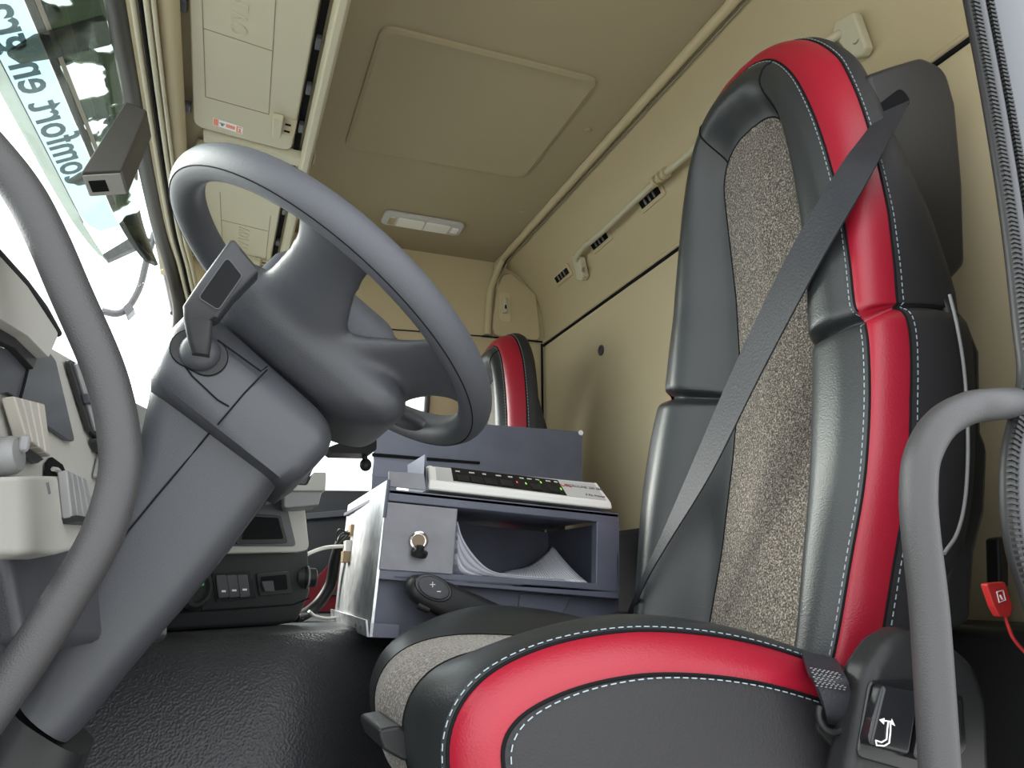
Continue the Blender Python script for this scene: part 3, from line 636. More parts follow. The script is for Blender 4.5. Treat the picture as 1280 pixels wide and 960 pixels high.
for n_, (y0, y1) in enumerate(lids):
    a = [lp(0, y0), lp(LW-.012, y0), lp(LW-.012, y1), lp(0.0, y1)]
    lid = slab('lid', rpoly(a, .028, 6), -lnrm*.016, M['beige_lid'], ov, bevel=.004, seg=3)
    # engraved panel lines
    mb = MB(); k = lambda p: mb.tube(p, .00085, n=5)
    lq = lambda x, y: U(x, y, pl=(LA+lnrm*.0002, lnrm))
    if n_ == 0: lines = [((252, -20), (257, 121)), ((346, -20), (336, 143)), ((257, 121), (336, 143)), ((253, 35), (341, 64))]
    else: lines = [((275, 240), (279, 330)), ((338, 270), (328, 365)), ((277, 275), (335, 289)), ((279, 312), (333, 324)), ((281, 345), (330, 354))]
    for a_, b_ in lines: k([lq(*a_), lq(*b_)])
    mb.mk('engraved_line', M['engrave'], lid)
    textm('embossed_lettering', 'VOLVO', .040 if n_ == 0 else .042, U(*((301, 8) if n_ == 0 else (305, 300)), pl=(LA, lnrm)), V((0, 1, 0)), -ld, M['beige_lid'], lid, depth=.0015, space=1.25)
    yl = y1-.10
    slab('latch', rpoly([lp(LW-.060, yl-.036, 0), lp(LW-.038, yl-.036, 0), lp(LW-.038, yl+.036, 0), lp(LW-.055, yl+.036, 0)], .004), lnrm*.014, M['beige_lid'], lid, bevel=.003)
    slab('latch_pocket', [lp(LW-.036, yl-.030, .0005), lp(LW-.012, yl-.030, .0005), lp(LW-.012, yl+.034, .0005), lp(LW-.036, yl+.034, .0005)], lnrm*.001, M['beige'], lid)
    for d in (-.010, .016): slab('latch_slot', [lp(LW-.034, yl+d, .0012), lp(LW-.022, yl+d, .0012), lp(LW-.022, yl+d+.007, .0012), lp(LW-.034, yl+d+.007, .0012)], lnrm*.0008, M['void'], lid)
    for yy_ in (y0+.12, (y0+y1)/2, y1-.06): box('hinge', lp(-.012, yy_, -.006), (.016, .03, .012), M['dark'], lid, bevel=.003)
    if n_ == 0:
        s0, y_ = .040, 1.560
        slab('warning_sticker', rpoly([lp(s0, y_-.016, .0003), lp(s0+.060, y_-.010, .0003), lp(s0+.060, y_+.018, .0003), lp(s0, y_+.012, .0003)], .002), lnrm*.0005, M['print'], lid)
        st_ = lid
        for (u0, u1, v0, v1, mm) in ((.001, .011, .002, .026, 'orange'), (.026, .044, .008, .020, 'orange'), (.047, .050, .003, .026, 'orange'), (.050, .058, .003, .006, 'orange'), (.050, .058, .023, .026, 'orange'), (.013, .024, .010, .013, 'ink'), (.016, .021, .014, .020, 'ink'), (.052, .056, .010, .022, 'orange')):
            q = lambda u, v: lp(s0+u, y_-.016+.1*u+v, .0009)
            slab('sticker_print', [q(u0, v0), q(u1, v0), q(u1, v1), q(u0, v1)], lnrm*.0003, M[mm], lid, sm=False)
loft('divider', [[lp(s, y, h) for y, h in ((1.606, -.015), (1.612, .004), (1.655, .000), (1.660, -.02))] for s in (.02, LW+.012)], M['beige_lid'], ov, bevel=.003)
box('gap_shadow_strip', lp(LW-.003, 1.42, -.016), (.012, 1.85, .006), M['void'], ov)
for yy_ in (1.02, 1.22, 1.36, 1.5, 1.72, 1.9, 2.1): box('rail_clip', lp(LW-.002, yy_, -.006), (.010, .030, .012), M['dark'], ov, bevel=.002)
for q in [(393, 195), (388, 245)]:
    p = U(*q, X=.160); box('rail_tab', p, (.004, .035, .03), M['beige_lid'], ov, bevel=.001)
# roller blind tube
rbt = tube('roller_blind', [(-.151, .48, 1.488), (-.151, 2.2, 1.488)], .020, M['beige'], n=20); tag(rbt, 'beige roller blind tube lying along the windscreen header', 'roller blind')
# camera housing on header
p4 = UU([(157, 126), (184, 137), (152, 213), (100, 216)], Y=1.42)
cb = empty('sensor_housing', p4[0], 'dark brown wedge-shaped sensor housing hanging from the windscreen header', 'sensor box')
M['brown'] = mat('brown_grey_plastic', (.07, .063, .055), .5, bump=.15, bs=700)
slab('housing', p4, (.004, .085, -.004), M['brown'], cb, bevel=.004, seg=2)
e0, e1 = lerp(p4[3], p4[2], .06), lerp(p4[3], p4[2], .96); nn = (p4[3]-p4[0]).normalized()
slab('end_cap', [e0+V((0, .008, 0)), e1+V((0, .008, 0)), e1+V((.004, .082, -.002)), e0+V((.004, .082, -.002))], nn*.003, M['lgrey'], cb, bevel=.001)
e0, e1 = lerp(p4[3], p4[2], .16), lerp(p4[3], p4[2], .58)
slab('lens_window', [e0+V((0, .022, 0))+nn*.003, e1+V((0, .022, 0))+nn*.003, e1+V((.003, .066, -.002))+nn*.003, e0+V((.003, .066, -.002))+nn*.003], nn*.0006, M['void'], cb)
# interior lamp
lm = empty('interior_lamp', (.525, 2.18, ZC), 'white rectangular interior lamp on the beige ceiling', 'lamp')
slab('lamp_frame', rrect(V((.528, 2.178, ZC+.001)), V((1, 0, 0)), V((0, 1, 0)), .128, .042, .020), (0, 0, -.014), M['wgrey'], lm, bevel=.005)
for x0, x1 in ((.445, .530), (.534, .612)): slab('lamp_lens', rrect(V(((x0+x1)/2, 2.178, ZC-.013)), V((1, 0, 0)), V((0, 1, 0)), (x1-x0)/2, .028, .008), (0, 0, -.005), M['lampglass'], lm, bevel=.002)
box('lamp_switch', (.630, 2.178, ZC-.015), (.022, .03, .006), M['white'], lm, bevel=.002); box('lamp_end', (.430, 2.178, ZC-.014), (.022, .05, .005), M['chrome'], lm, bevel=.002)
# hanging rail on the rear wall
hr = empty('hanging_rail', (1.0, 1.5, 1.55), 'thin beige hanging rail along the rear wall above the driver seat', 'rail')
ra = meet(722, 318, rear_x, -.035); rbp = meet(1058, 42, rear_x, -.040); rmid = meet(826, 222, rear_x, -.035)
tube('rod', smooth([meet(727, 332, rear_x, -.006), ra, meet(760, 283, rear_x, -.037), rmid, meet(950, 118, rear_x, -.04), meet(1030, 56, rear_x, -.04), meet(1054, 40, rear_x, -.02)], 6), .0085, M['beige_lid'], hr)
for q in [(820, 226), (826, 221), (832, 216)]: 
    p = meet(*q, rear_x, -.036); tube('clip_ring', [p+V((0, -.005, 0)), p+V((0, .005, 0))], .0145, M['beige'], hr)
def bracket(px):
    pts = [meet(*q, rear_x, 0) for q in px]; slab('bracket', rpoly(pts, .008), (-.022, 0, -.004), M['beige_lid'], hr, bevel=.006, seg=3)
bracket([(722, 318), (732, 321), (737, 345), (734, 351), (728, 350)]); bracket([(1053, 28), (1078, 15), (1094, 60), (1088, 72), (1075, 75), (1050, 45)])
for q in [(729, 337), (1070, 50)]:
    p = meet(*q, rear_x, -.024); disc('bolt_hole', p, (-1, 0, 0), [(.008, -.002), (.008, .0015), (.005, .0015), (.005, -.001), (.001, -.001)], M['engrave'], hr, n=14)
# ================================================================== STEEL EQUIPMENT BOX
YB = 1.20
eq = empty('equipment_box', (.45, 1.4, .48), 'navy painted steel equipment box standing on the engine tunnel between the seats', 'cabinet')
B = lambda q, d=0: UU(q, Y=YB+d)
dirx = (U(774, 642, Y=YB)-U(486, 611, Y=YB)).normalized(); dirz = V((-dirx.z, 0, dirx.x))
slab('top_rail', B([(486, 611), (774, 642), (773, 655), (484, 626)]), (0, .03, 0), M['steel'], eq, bevel=.002)
slab('lower_rail', B([(473, 711), (774, 731), (774, 749), (472, 724)]), (0, .03, 0), M['steel'], eq, bevel=.002)
slab('corner_post', B([(746, 650), (774, 653), (774, 735), (745, 733)]), (0, .02, 0), M['steel'], eq, bevel=.002)
slab('socket_panel', B([(483, 627), (572, 636), (566, 718), (474, 712)], -.003), (0, .012, 0), M['steel_light'], eq, bevel=.0015)
tl, trt, br_, bl = B([(496, 623), (774, 652), (774, 738), (492, 720)])
D = V((0, .30, 0)); 
slab('shelf_back', [tl+D, trt+D, br_+D, bl+D], (0, .006, 0), M['steel'], eq)
slab('shelf_floor', [bl, br_, br_+D, bl+D], -dirz*.004, M['steel'], eq)
slab('top_plate', [B([(486, 611)])[0], B([(774, 642)])[0], B([(774, 642)])[0]+V((0, .44, 0)), B([(486, 611)])[0]+V((0, .44, 0))], -dirz*.006, M['steel'], eq)
slab('side_plate', [trt, br_, br_+D, trt+D], dirx*-.004, M['steel'], eq)
x_in = B([(572, 636), (566, 718)]); slab('inner_partition', [x_in[0], x_in[1], x_in[1]+D, x_in[0]+D], dirx*-.004, M['steel'], eq)
a, b, c, d = B([(471, 720), (774, 749), (772, 798), (462, 796)], .035); slab('lower_panel', [a, b, c, d], (0, .006, 0), M['steel'], eq)
a, b = B([(560, 730), (556, 800)], .017); slab('lower_bracket', B([(650, 742), (715, 745), (690, 790), (645, 790)], .030), (0, .004, 0), M['steel'], eq, bevel=.001)
slab('foot_front', B([(462, 778), (500, 781), (498, 798), (461, 797)]), (0, .006, 0), M['steel'], eq, bevel=.001)
# galvanised left face
gtop = U(484, 600, Y=YB); gbot = U(462, 796, Y=YB); dp = V((.012, .45, .004))
slab('galvanised_side', [gtop, gbot, gbot+dp, gtop+dp], (.004, 0, 0), M['galv'], eq)
g1 = U(460, 775, Y=YB-.002); slab('foot_angle', [g1+V((-.004, -.002, 0)), gbot+V((-.004, -.002, 0)), gbot+dp+V((-.004, 0, 0)), g1+dp+V((-.004, 0, 0))], (.003, 0, 0), M['galv'], eq)
for t_ in (.10, .22): disc('rivet', lerp(lerp(g1, gbot, .5), lerp(g1, gbot, .5)+dp, t_)+V((-.004, 0, 0)), (-1, 0, 0), [(.003, 0), (.003, .001), (.001, .0018)], M['chrome'], eq, n=10)
for y_ in (.04, .25, .47): tube('weld_bead', [gtop+V((.002, -.002, -y_*.0)), lerp(gtop, gbot, .25)+V((.002, -.002, 0))], .003, M['steel'], eq) if y_ == .04 else None
# upper tray, blue flap and tall back panel
slab('tray_front', B([(486, 589), (530, 592), (533, 613), (486, 608)]), (0, .004, 0), M['steel_light'], eq, bevel=.001)
slab('tray_flap', B([(533, 613), (530, 592), (531, 568)], 0)+[B([(531, 568)])[0]+V((-.0, .12, -.0)), B([(533, 613)])[0]+V((0, .12, 0))], (.003, 0, 0), M['steel'], eq)
slab('tray_back', UU([(468, 573), (512, 578), (512, 600), (465, 595)], Y=YB+.20), (0, .004, 0), M['steel'], eq)
slab('back_panel', UU([(470, 520), (722, 539), (728, 546), (728, 640), (464, 618)], Y=YB+.42), (0, .005, 0), M['steel'], eq, bevel=.001)
slab('panel_fold', UU([(466, 566), (600, 577), (600, 580), (466, 570)], Y=YB+.415), (0, .01, 0), M['seam'], eq)
hp_ = U(726, 541, Y=YB+.415); disc('panel_hole', hp_, (0, -1, 0), [(.006, -.001), (.006, .001), (.001, .001)], M['print'], eq, n=14)
M['brownsock'] = mat('socket_inside', (.16, .12, .08), .35, metal=.6)
# power socket with hinged cap
sc_ = U(523, 676, Y=YB-.005)
psk = disc('power_socket', sc_, (0, -1, 0), [(.0145, 0), (.0145, .006), (.012, .007), (.0115, .002), (.0115, -.0), (.006, -.0005), (.001, -.0005)], M['chrome'], eq)
disc('socket_contact', sc_+V((0, .0005, 0)), (0, -1, 0), [(.0105, 0), (.0105, .0012), (.001, .0012)], M['brownsock'], psk, n=18)
disc('socket_cap', U(524, 692, Y=YB-.012), V((.1, -.35, 1)), [(.012, -.004), (.013, 0), (.013, .004), (.006, .006), (.006, .012), (.001, .012)], M['black'], psk, n=20)
# connectors and cables at the far side of the galvanised face
for q, mm in [((443, 663), 'cop'), ((437, 683), 'white'), ((434, 696), 'cop')]:
    p = U(*q, Y=YB+.33); box('connector', p, (.02, .03, .022), M[mm], eq, bevel=.002)
cbk = tube('cable_conduit', smooth([U(440, 668, Y=1.56), U(428, 676, Y=1.57), U(419, 700, Y=1.6), U(414, 728, Y=1.62), U(400, 752, Y=1.62), U(384, 766, Y=1.6), U(368, 772, Y=1.56)], 6), .0115, M['black']); tag(cbk, 'thick black cable conduit curving from the steel box to the dashboard', 'cable')
cw = tube('data_cable', smooth([U(440, 683, Y=1.53), U(424, 683, Y=1.54), U(405, 685, Y=1.55), U(386, 692, Y=1.53), U(376, 700, Y=1.5)], 6), .0035, M['white']); tag(cw, 'thin white data cable plugged into the steel box side', 'cable')
cw2 = tube('data_cable', smooth([U(386, 764, Y=1.55), U(394, 770, Y=1.56), U(408, 773, Y=1.57), U(422, 772, Y=1.58)], 6), .003, M['white']); tag(cw2, 'thin white cable lying on the engine tunnel under the black conduit', 'cable')
for k_ in range(3):
    p = U(440-2*k_, 664+2*k_, Y=1.52); wr = tube('signal_wire', smooth([p, U(430-k_*3, 670-6*k_+4, Y=1.53), U(424-2*k_, 672-2*k_+8, Y=1.55)], 5), .0018, M['black']); tag(wr, 'thin black wire at the tan connector of the steel box', 'wire', 'wires at the connector')
# ================================================================== PRINTER
pn = empty('printer', (.5, 1.3, .72), 'white dot matrix printer with dark key strip on top of the steel box', 'printer')
YQ = YB+.015
fbl, fbr, ftr, ftl, ful, fur = UU([(535, 612), (766, 637), (765, 628), (536, 600), (541, 578), (752, 600)], Y=YQ)
ful = ful+V((0, .03, 0)); fur = fur+V((.006, .03, 0)); bk_ = V((0, .26, 0))
vs = [fbl, fbr, ftr, ftl, ful, fur]+[v+bk_ for v in (fbl, fbr)]+[ful+bk_-V((0, .03, 0)), fur+bk_-V((0, .03, 0))]
mk('casing', vs, [(0, 1, 2, 3), (3, 2, 5, 4), (4, 5, 9, 8), (0, 3, 4, 8, 6), (1, 7, 9, 5, 2), (6, 8, 9, 7), (0, 6, 7, 1)], M['white'], pn, bevel=.004, seg=3)
def pf(s, t, h=0):   # point on the sloped front face
    a = lerp(ftl, ftr, s); b = lerp(ful, fur, s); n = (ftr-ftl).cross(ful-ftl).normalized(); n = n if n.y < 0 else -n
    return lerp(a, b, t)+n*h
pn_n = pf(.5, .5, 1)-pf(.5, .5, 0)
slab('top_line', [pf(.02, .93, .0002), pf(.98, .93, .0002), pf(.98, .96, .0002), pf(.02, .96, .0002)], pn_n*.0006, M['ink'], pn)
slab('grey_field', [pf(.04, .05, .0002), pf(.97, .05, .0002), pf(.97, .88, .0002), pf(.04, .88, .0002)], pn_n*.0006, M['wgrey'], pn)
slab('key_strip', [pf(.125, .10, .0006), pf(.74, .05, .0006), pf(.74, .85, .0006), pf(.125, .95, .0006)], pn_n*.0012, M['gloss'], pn)
for s in (.15, .225, .30, .385): slab('key', [pf(s, .14, .0016), pf(s+.06, .14, .0016), pf(s+.06, .48, .0016), pf(s, .48, .0016)], pn_n*.002, M['black'], pn, bevel=.0006)
for s in (.555, .655): slab('key', [pf(s, .14, .0016), pf(s+.055, .14, .0016), pf(s+.055, .45, .0016), pf(s, .45, .0016)], pn_n*.002, M['black'], pn, bevel=.0006)
mb = MB()
for s, w_ in ((.145, .025), (.22, .03), (.295, .02), (.37, .03), (.44, .025), (.505, .025), (.55, .028), (.60, .022), (.66, .028), (.71, .02)):
    mb.slab([pf(s, .69, .0018), pf(s+w_, .69, .0018), pf(s+w_, .76, .0018), pf(s, .76, .0018)], pn_n*.0004)
mb.mk('key_captions', M['wgrey'], pn, sm=False)
for s, t, mm in ((.475, .40, 'ledr'), (.525, .38, 'ledg'), (.62, .55, 'ledg'), (.722, .30, 'ledg')):
    slab('indicator_light', [pf(s, t, .0018), pf(s+.007, t, .0018), pf(s+.007, t+.10, .0018), pf(s, t+.10, .0018)], pn_n*.0008, M[mm], pn, sm=False)
ex = (ftr-ftl).normalized(); ey = (ful-ftl); ey = (ey-ex*ey.dot(ex)).normalized()
textm('maker_mark', 'OKI', .0125, pf(.775, .62, .0012), ex, ey, M['okired'], pn, depth=.0003)
textm('model_lettering', 'MICROLINE 280 Elite', .0085, pf(.885, .62, .0012), ex, ey, M['ink'], pn, depth=.0003); textm('type_lettering', '9 Pin Printer', .0075, pf(.92, .22, .0012), ex, ey, M['ink'], pn, depth=.0003)
# ================================================================== PAPERS IN THE BOX
pp = empty('paper_stack', (.47, 1.3, .57), 'curled stack of white printed forms inside the open steel box', 'paper')
def sheet(px, y0, y1, m=None, th=.0004, name='sheet'):
    A = smooth(UU(px, Y=y0), 6); A2 = [p+V((0, y1-y0, 0)) for p in A]; n = len(A); vs = A+A2; fs = [(i, i+1, n+i+1, n+i) for i in range(n-1)]
    uv = [(i/(n-1), 0) for i in range(n)]+[(i/(n-1), 1) for i in range(n)]
    return mk(name, vs, fs, m or M['paper'], pp, ang=80, uvs=uv, solid=th)
for k_ in range(12):
    f = k_/11
    sheet([(572+3*f*0, lerp(718, 652, f**.7)), (574+f*4, lerp(719, 672, f**.8)), (580+f*12, lerp(721, 694, f**.9)), (600+f*10, lerp(723, 711, f)), (630, lerp(725, 717.5, f)), (665, lerp(727, 721, f)), (720-f*14, lerp(731, 723.5, f))], YB+.018+random.uniform(0, .010), YB+.19+random.uniform(0, .01), M['paper_shade'] if k_ % 3 == 1 else M['paper'])
A, Bq, Cq, Dq = U(612, 721, Y=YB+.04), U(734, 728, Y=YB+.04), U(690, 681, Y=YB+.20), U(640, 712, Y=YB+.21)
for k_ in range(4):
    n = 10; vs = []; uv = []
    for i in range(n+1):
        for j in range(n+1):
            s, t = i/n, j/n; p = lerp(lerp(A, Bq, s), lerp(Dq, Cq, s), t); p = p-V((0, 0, 1))*(.012*math.sin(math.pi*s)*t+.008*t*(1-t)*4*s*.6)-V((-.002*k_, 0, .0022*k_)); vs.append(p); uv.append((t, s))
    mk('sheet', vs, [(i*(n+1)+j, (i+1)*(n+1)+j, (i+1)*(n+1)+j+1, i*(n+1)+j+1) for i in range(n) for j in range(n)], M['paper_print'] if k_ == 0 else M['paper'], pp, ang=80, uvs=uv, solid=.0005)
# ================================================================== DASHBOARD
db = empty('dashboard', (-.2, 1.2, .45), 'grey dashboard with light grey switch panel and centre console', 'dashboard')
loft('dash_body', [[V((x, y, z)) for x, z in ((-.68, .72), (-.30, .765), (-.17, .76), (-.135, .70), (-.13, .56), (-.20, .42), (-.68, .30))] for y in (.90, 1.3, 1.9, 2.33)], M['dark'], db, bevel=.01)
# driver's outboard panel: plane seen at a grazing angle
DN = V((.965, -.17, .20)).normalized(); DO = V((-.112, .75, .62)); dpl = (DO, DN)
P = lambda q, h=0: [p+DN*h for p in UU(q, pl=dpl)]
slab('switch_panel', rpoly(P([(-60, 575), (-60, 405), (0, 425), (22, 452), (48, 424), (70, 436), (108, 458), (150, 492), (190, 512), (205, 560), (190, 640), (60, 612), (0, 590)]), .008), -DN*.12, M['lgrey'], db, bevel=.004)
slab('lower_dash', P([(20, 606), (215, 604), (215, 800), (40, 800), (20, 690)], -.004), -DN*.10, M['dark'], db, bevel=.008)
slab('knee_panel', P([(-80, 690), (70, 690), (40, 1000), (-200, 1000)], -.02), -DN*.08, M['dark'], db, bevel=.01)
slab('display_pad', rpoly(P([(-60, 505), (-60, 425), (0, 437), (24, 461), (44, 428), (62, 452), (86, 553), (78, 552), (45, 530), (16, 502), (0, 492)], .002), .004), DN*.003, M['dark'], db, bevel=.0015)
tube('pad_joint', P([(25, 459), (20, 480), (14, 501)], .0055), .0012, M['seam'], db, n=5)
slab('hood_rim', rpoly(P([(-60, 300), (0, 360), (43, 421), (29, 451), (0, 424), (-60, 390)], .006), .004), DN*.012, M['lgrey'], db, bevel=.003)
tube('hood_seal', P([(-60, 296), (0, 357), (26, 389), (45, 421)], .016), .0035, M['black'], db, n=8)
slab('hood_shade', P([(-60, 390), (0, 424), (29, 451), (24, 464), (0, 438), (-60, 412)], .004), DN*.006, M['black'], db, bevel=.001)
vn = slab('air_vent', rpoly(P([(76, 450), (106, 462), (128, 548), (120, 556), (104, 540)], .002), .004), DN*.004, M['black'], db, bevel=.001)
for k_ in range(5):
    f = (k_+.5)/5; a = P([(lerp(81, 104, f), lerp(455, 466, f))], .007)[0]; b = P([(lerp(107, 126, f), lerp(538, 546, f))], .007)[0]; tube('vent_slat', [a, b], .0028, M['mgrey'], vn, n=6)
slab('vent_handle', P([(92, 494), (104, 499), (107, 512), (95, 506)], .006), DN*.006, M['dark'], vn, bevel=.001)
slab('vent_dial', rpoly(P([(106, 548), (118, 552), (132, 560), (132, 574), (114, 566)], .002), .003), DN*.006, M['black'], vn, bevel=.0015)
tube('dial_trim', P([(112, 556), (126, 560)], .010), .0014, M['chrome'], vn, n=6)
slab('round_recess', rpoly(P([(52, 580), (58, 572), (72, 582), (84, 612), (52, 612)], .002), .004), DN*.002, M['void'], db)
tube('recess_ring', smooth(P([(56, 588), (62, 590), (69, 600), (72, 612)], .006), 5), .002, M['fin'], db, n=6)
slab('knob_shade', rpoly(P([(112, 598), (118, 572), (130, 572), (134, 604)], .002), .003), DN*.006, M['mgrey'], db, bevel=.002)
# protruding switch block with stacked keys
sb = slab('switch_block', rpoly(P([(-80, 606), (0, 602), (54, 603), (68, 690), (20, 702), (-80, 704)], .004), .005), DN*.022, M['lgrey'], db, bevel=.005)
for k_ in range(4):
    f = k_/4; g = (k_+.86)/4
    slab('switch_key', P([(lerp(-6, 36, f), lerp(498, 508, f)), (lerp(-6, 36, g), lerp(498, 508, g)), (lerp(10, 44, g), lerp(550, 575, g)), (lerp(10, 44, f), lerp(550, 575, f))], .003), DN*.009, M['fin'], db, bevel=.0015)
    slab('switch_key', P([(lerp(20, 50, f), lerp(597, 608, f)), (lerp(20, 50, g), lerp(597, 608, g)), (lerp(26, 63, g), lerp(658, 662, g)), (lerp(26, 63, f), lerp(658, 662, f))], .026), DN*.007, M['mgrey'], db, bevel=.0015)
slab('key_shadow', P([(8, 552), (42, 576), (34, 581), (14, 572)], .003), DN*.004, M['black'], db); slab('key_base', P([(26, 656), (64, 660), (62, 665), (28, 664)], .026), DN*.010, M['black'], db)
kc = P([(-5, 572)], .006)[0]
disc('headlight_knob', kc, DN, [(.013, -.006), (.013, .005), (.011, .008), (.008, .009), (.001, .009)], M['mgrey'], db)
box('knob_grip', kc+DN*.010+V((0, 0, .007)), (.007, .005, .012), M['mgrey'], db, bevel=.004)
tube('printed_mark', P([(5, 612), (8, 626)], .0262), .0012, M['ink'], db, n=5)
# centre console, turned towards the driver
CO = V((.03, 1.35, .6)); CNn = V((.66, -.75, .0)).normalized(); cpl = (CO, CNn)
K = lambda q, h=0: [p+CNn*h for p in UU(q, pl=cpl)]
cc = slab('centre_console', rpoly(K([(110, 796), (345, 782), (372, 778), (389, 742), (387, 690), (376, 600), (364, 560), (110, 560)]), [0, .01, .02, .02, .01, .01, .02, 0]), -CNn*.16, M['console'], db, bevel=.008)
slab('console_bezel', rpoly(K([(120, 696), (366, 691), (381, 688), (372, 606), (362, 560), (120, 560)], .001), [0, .01, .015, .008, .008, 0]), CNn*.012, M['lgrey'], db, bevel=.004)
slab('console_insert', rpoly(K([(130, 683), (362, 683), (351, 636), (340, 560), (130, 560)], .013), .006), CNn*.003, M['dark'], db, bevel=.0015)
slab('slot_frame', rpoly(K([(285, 681), (350, 679), (341, 645), (290, 642)], .016), .004), CNn*.003, M['black'], db, bevel=.0015)
slab('radio_slot', rpoly(K([(291, 675), (344, 674), (337, 648), (300, 646)], .019), .003), CNn*.0008, M['void'], db)
slab('seat_light_button', K([(322, 632), (330, 630), (331, 623), (324, 624)], .017), CNn*.002, M['jamb'], db)
for k_ in range(3):
    f0 = 268+k_*13.2; rk_ = slab('rocker_key', rpoly(K([(f0, 719-k_*.2), (f0+12.4, 718.6-k_*.2), (f0+16, 747-k_*.4), (f0+3.5, 748-k_*.4)], .001), .003), CNn*.004, M['dark'], db, bevel=.0015)
    c_ = K([(f0+8.5, 739-k_)], .0054)[0]; e_ = V((0, 0, 1)).cross(CNn).normalized()
    box('key_symbol', c_, (.0008, .009 if k_ else .008, .003), M['print'], rk_, R=Matrix((CNn, e_, V((0, 0, 1)))).transposed())
slab('key_well', rpoly(K([(264, 717), (312, 714), (320, 748), (270, 753)], .0004), .003), CNn*.001, M['gloss'], db)
slab('coin_tray', rpoly(K([(320, 717), (360, 714), (364, 742), (324, 745)], .0004), .004), CNn*.002, M['black'], db, bevel=.001)
slab('tray_hollow', rpoly(K([(324, 721), (356, 718), (358, 737), (328, 739)], .0026), .003), CNn*.0006, M['void'], db); slab('tray_step', K([(324, 727), (338, 726), (340, 739), (328, 739)], .0033), CNn*.003, M['dark'], db)
kd = K([(236, 735)], .002)[0]
disc('climate_knob', kd, CNn, [(.032, 0), (.032, .012), (.027, .018), (.022, .018), (.020, .012), (.001, .012)], M['black'], db)
slab('knob_symbol', K([(238, 729), (246, 727), (246, 732), (239, 733)], .015), CNn*.0008, M['greenp'], db)
tube('joint_line', K([(250, 716), (252, 765)], .0008), .0008, M['seam'], db, n=5); tube('joint_line', K([(150, 770), (366, 756), (386, 748)], .0008), .0015, M['seam'], db, n=5)
# plug socket on the console side
sp_ = U(391, 722, Y=1.47)
disc('side_socket', sp_+V((-.03, 0, 0)), V((1, .15, 0)), [(.020, 0), (.020, .012), (.017, .014), (.017, .034), (.015, .036), (.001, .036)], M['black'], db); disc('socket_collar', sp_+V((-.012, 0, 0)), V((1, .15, 0)), [(.0205, 0), (.0205, .003), (.018, .003)], M['mgrey'], db)
# cup holder beside the column
ch = empty('cup_holder', U(385, 632, Y=1.34), 'light grey cup holder with dark insert beside the steering column', 'cup holder')
slab('holder_rim', rpoly(UU([(355, 606), (384, 606), (392, 590), (408, 590), (407, 614), (355, 614)], Y=1.34), .004), (0, .09, 0), M['lgrey'], ch, bevel=.003)
slab('holder_cup', rpoly(UU([(355, 613), (403, 613), (398, 632), (355, 636)], Y=1.345), .006), (0, .08, 0), M['mgrey'], ch, bevel=.003)
slab('dark_insert', UU([(355, 606), (383, 606), (394, 580), (388, 576), (372, 584), (355, 598)], Y=1.345), (0, .06, 0), M['dark'], ch, bevel=.003)
# small bracket with ball knob below the wheel
pm = empty('phone_mount', U(456, 590, Y=1.12), 'black bracket with a round ball knob hanging below the steering wheel', 'phone mount')
slab('bracket_plate', rpoly(UU([(408, 560), (420, 555), (462, 546), (471, 549), (471, 562), (462, 567), (416, 566)], Y=1.10), .005), (0, .05, 0), M['black'], pm, bevel=.003)
bc = U(457, 581, Y=1.12); tube('ball_stem', [bc+V((-.004, 0, .028)), bc], .004, M['black'], pm)
rings = [[bc+V((.0088*math.sin(a)*math.cos(b), .0088*math.sin(a)*math.sin(b), .0095*math.cos(a))) for b in [2*math.pi*j/16 for j in range(16)]] for a in [math.pi*k/10 for k in range(1, 10)]]
loft('ball_knob', rings, M['black'], pm, ang=80)
# ================================================================== REAR STOWAGE AND RED TAG
bxl = box('stowage_box', (.955, .70, .255), (.13, .40, .50), M['black'], bevel=.02); tag(bxl, 'black stowage box on the floor behind the driver seat', 'box')
slab('hatch_frame', UU([(1248, 672), (1262, 670), (1262, 735), (1250, 735)], Y=.72), (0, .02, 0), M['black'], bxl, bevel=.004)
tg = empty('red_tag', U(1252, 790, Y=.58), 'red plastic tag with white outline hanging on a red cord behind the driver seat', 'tag')
tq = UU([(1233, 729), (1257, 727), (1267, 760), (1263, 771), (1250, 771), (1243, 758)], Y=.58)
tb_ = slab('tag_body', rpoly(tq, .003), (0, .008, 0), M['tag'], tg, bevel=.0015)
o4 = UU([(1246, 740), (1254, 738), (1257, 750), (1249, 753)], Y=.5795); tube('tag_outline', o4+o4[:2], .0006, M['print'], tg, n=5)
o4 = UU([(1250, 744), (1253, 749)], Y=.5795); tube('tag_mark', o4, .001, M['print'], tg, n=5)
tube('tag_cord', smooth(UU([(1256, 768), (1260, 782), (1268, 800), (1290, 825)], Y=.585), 6), .0018, M['tag'], tg)
# ================================================================== PASSENGER SEAT (same model, set lower)
def copy_tree(o, parent=None, skip=()):
    c = o.copy(); link(c); c.parent = parent
    for ch_ in [k for k in o.children if k.name.split('.')[0] not in skip]: copy_tree(ch_, c, skip)
    return c
ps = copy_tree(seat, None, ('belt_housing', 'belt_slot', 'control_panel', 'switch_well', 'rocker_switch', 'pictogram', 'height_lever'))
ps.name = 'passenger_seat'; ps.location = seat.location+V((-.022, 1.165, -.125)); ORG[ps] = ps.location.copy(); ps['label'] = 'black passenger seat with red stripe and pale tweed centre behind the steel box'
lk = tube('passenger_belt_guide', smooth([U(600, 500, Y=2.2), U(594, 480, Y=2.2), U(592, 464, Y=2.2), U(598, 456, Y=2.2), U(606, 462, Y=2.2)], 5), .018, M['black'], ps)
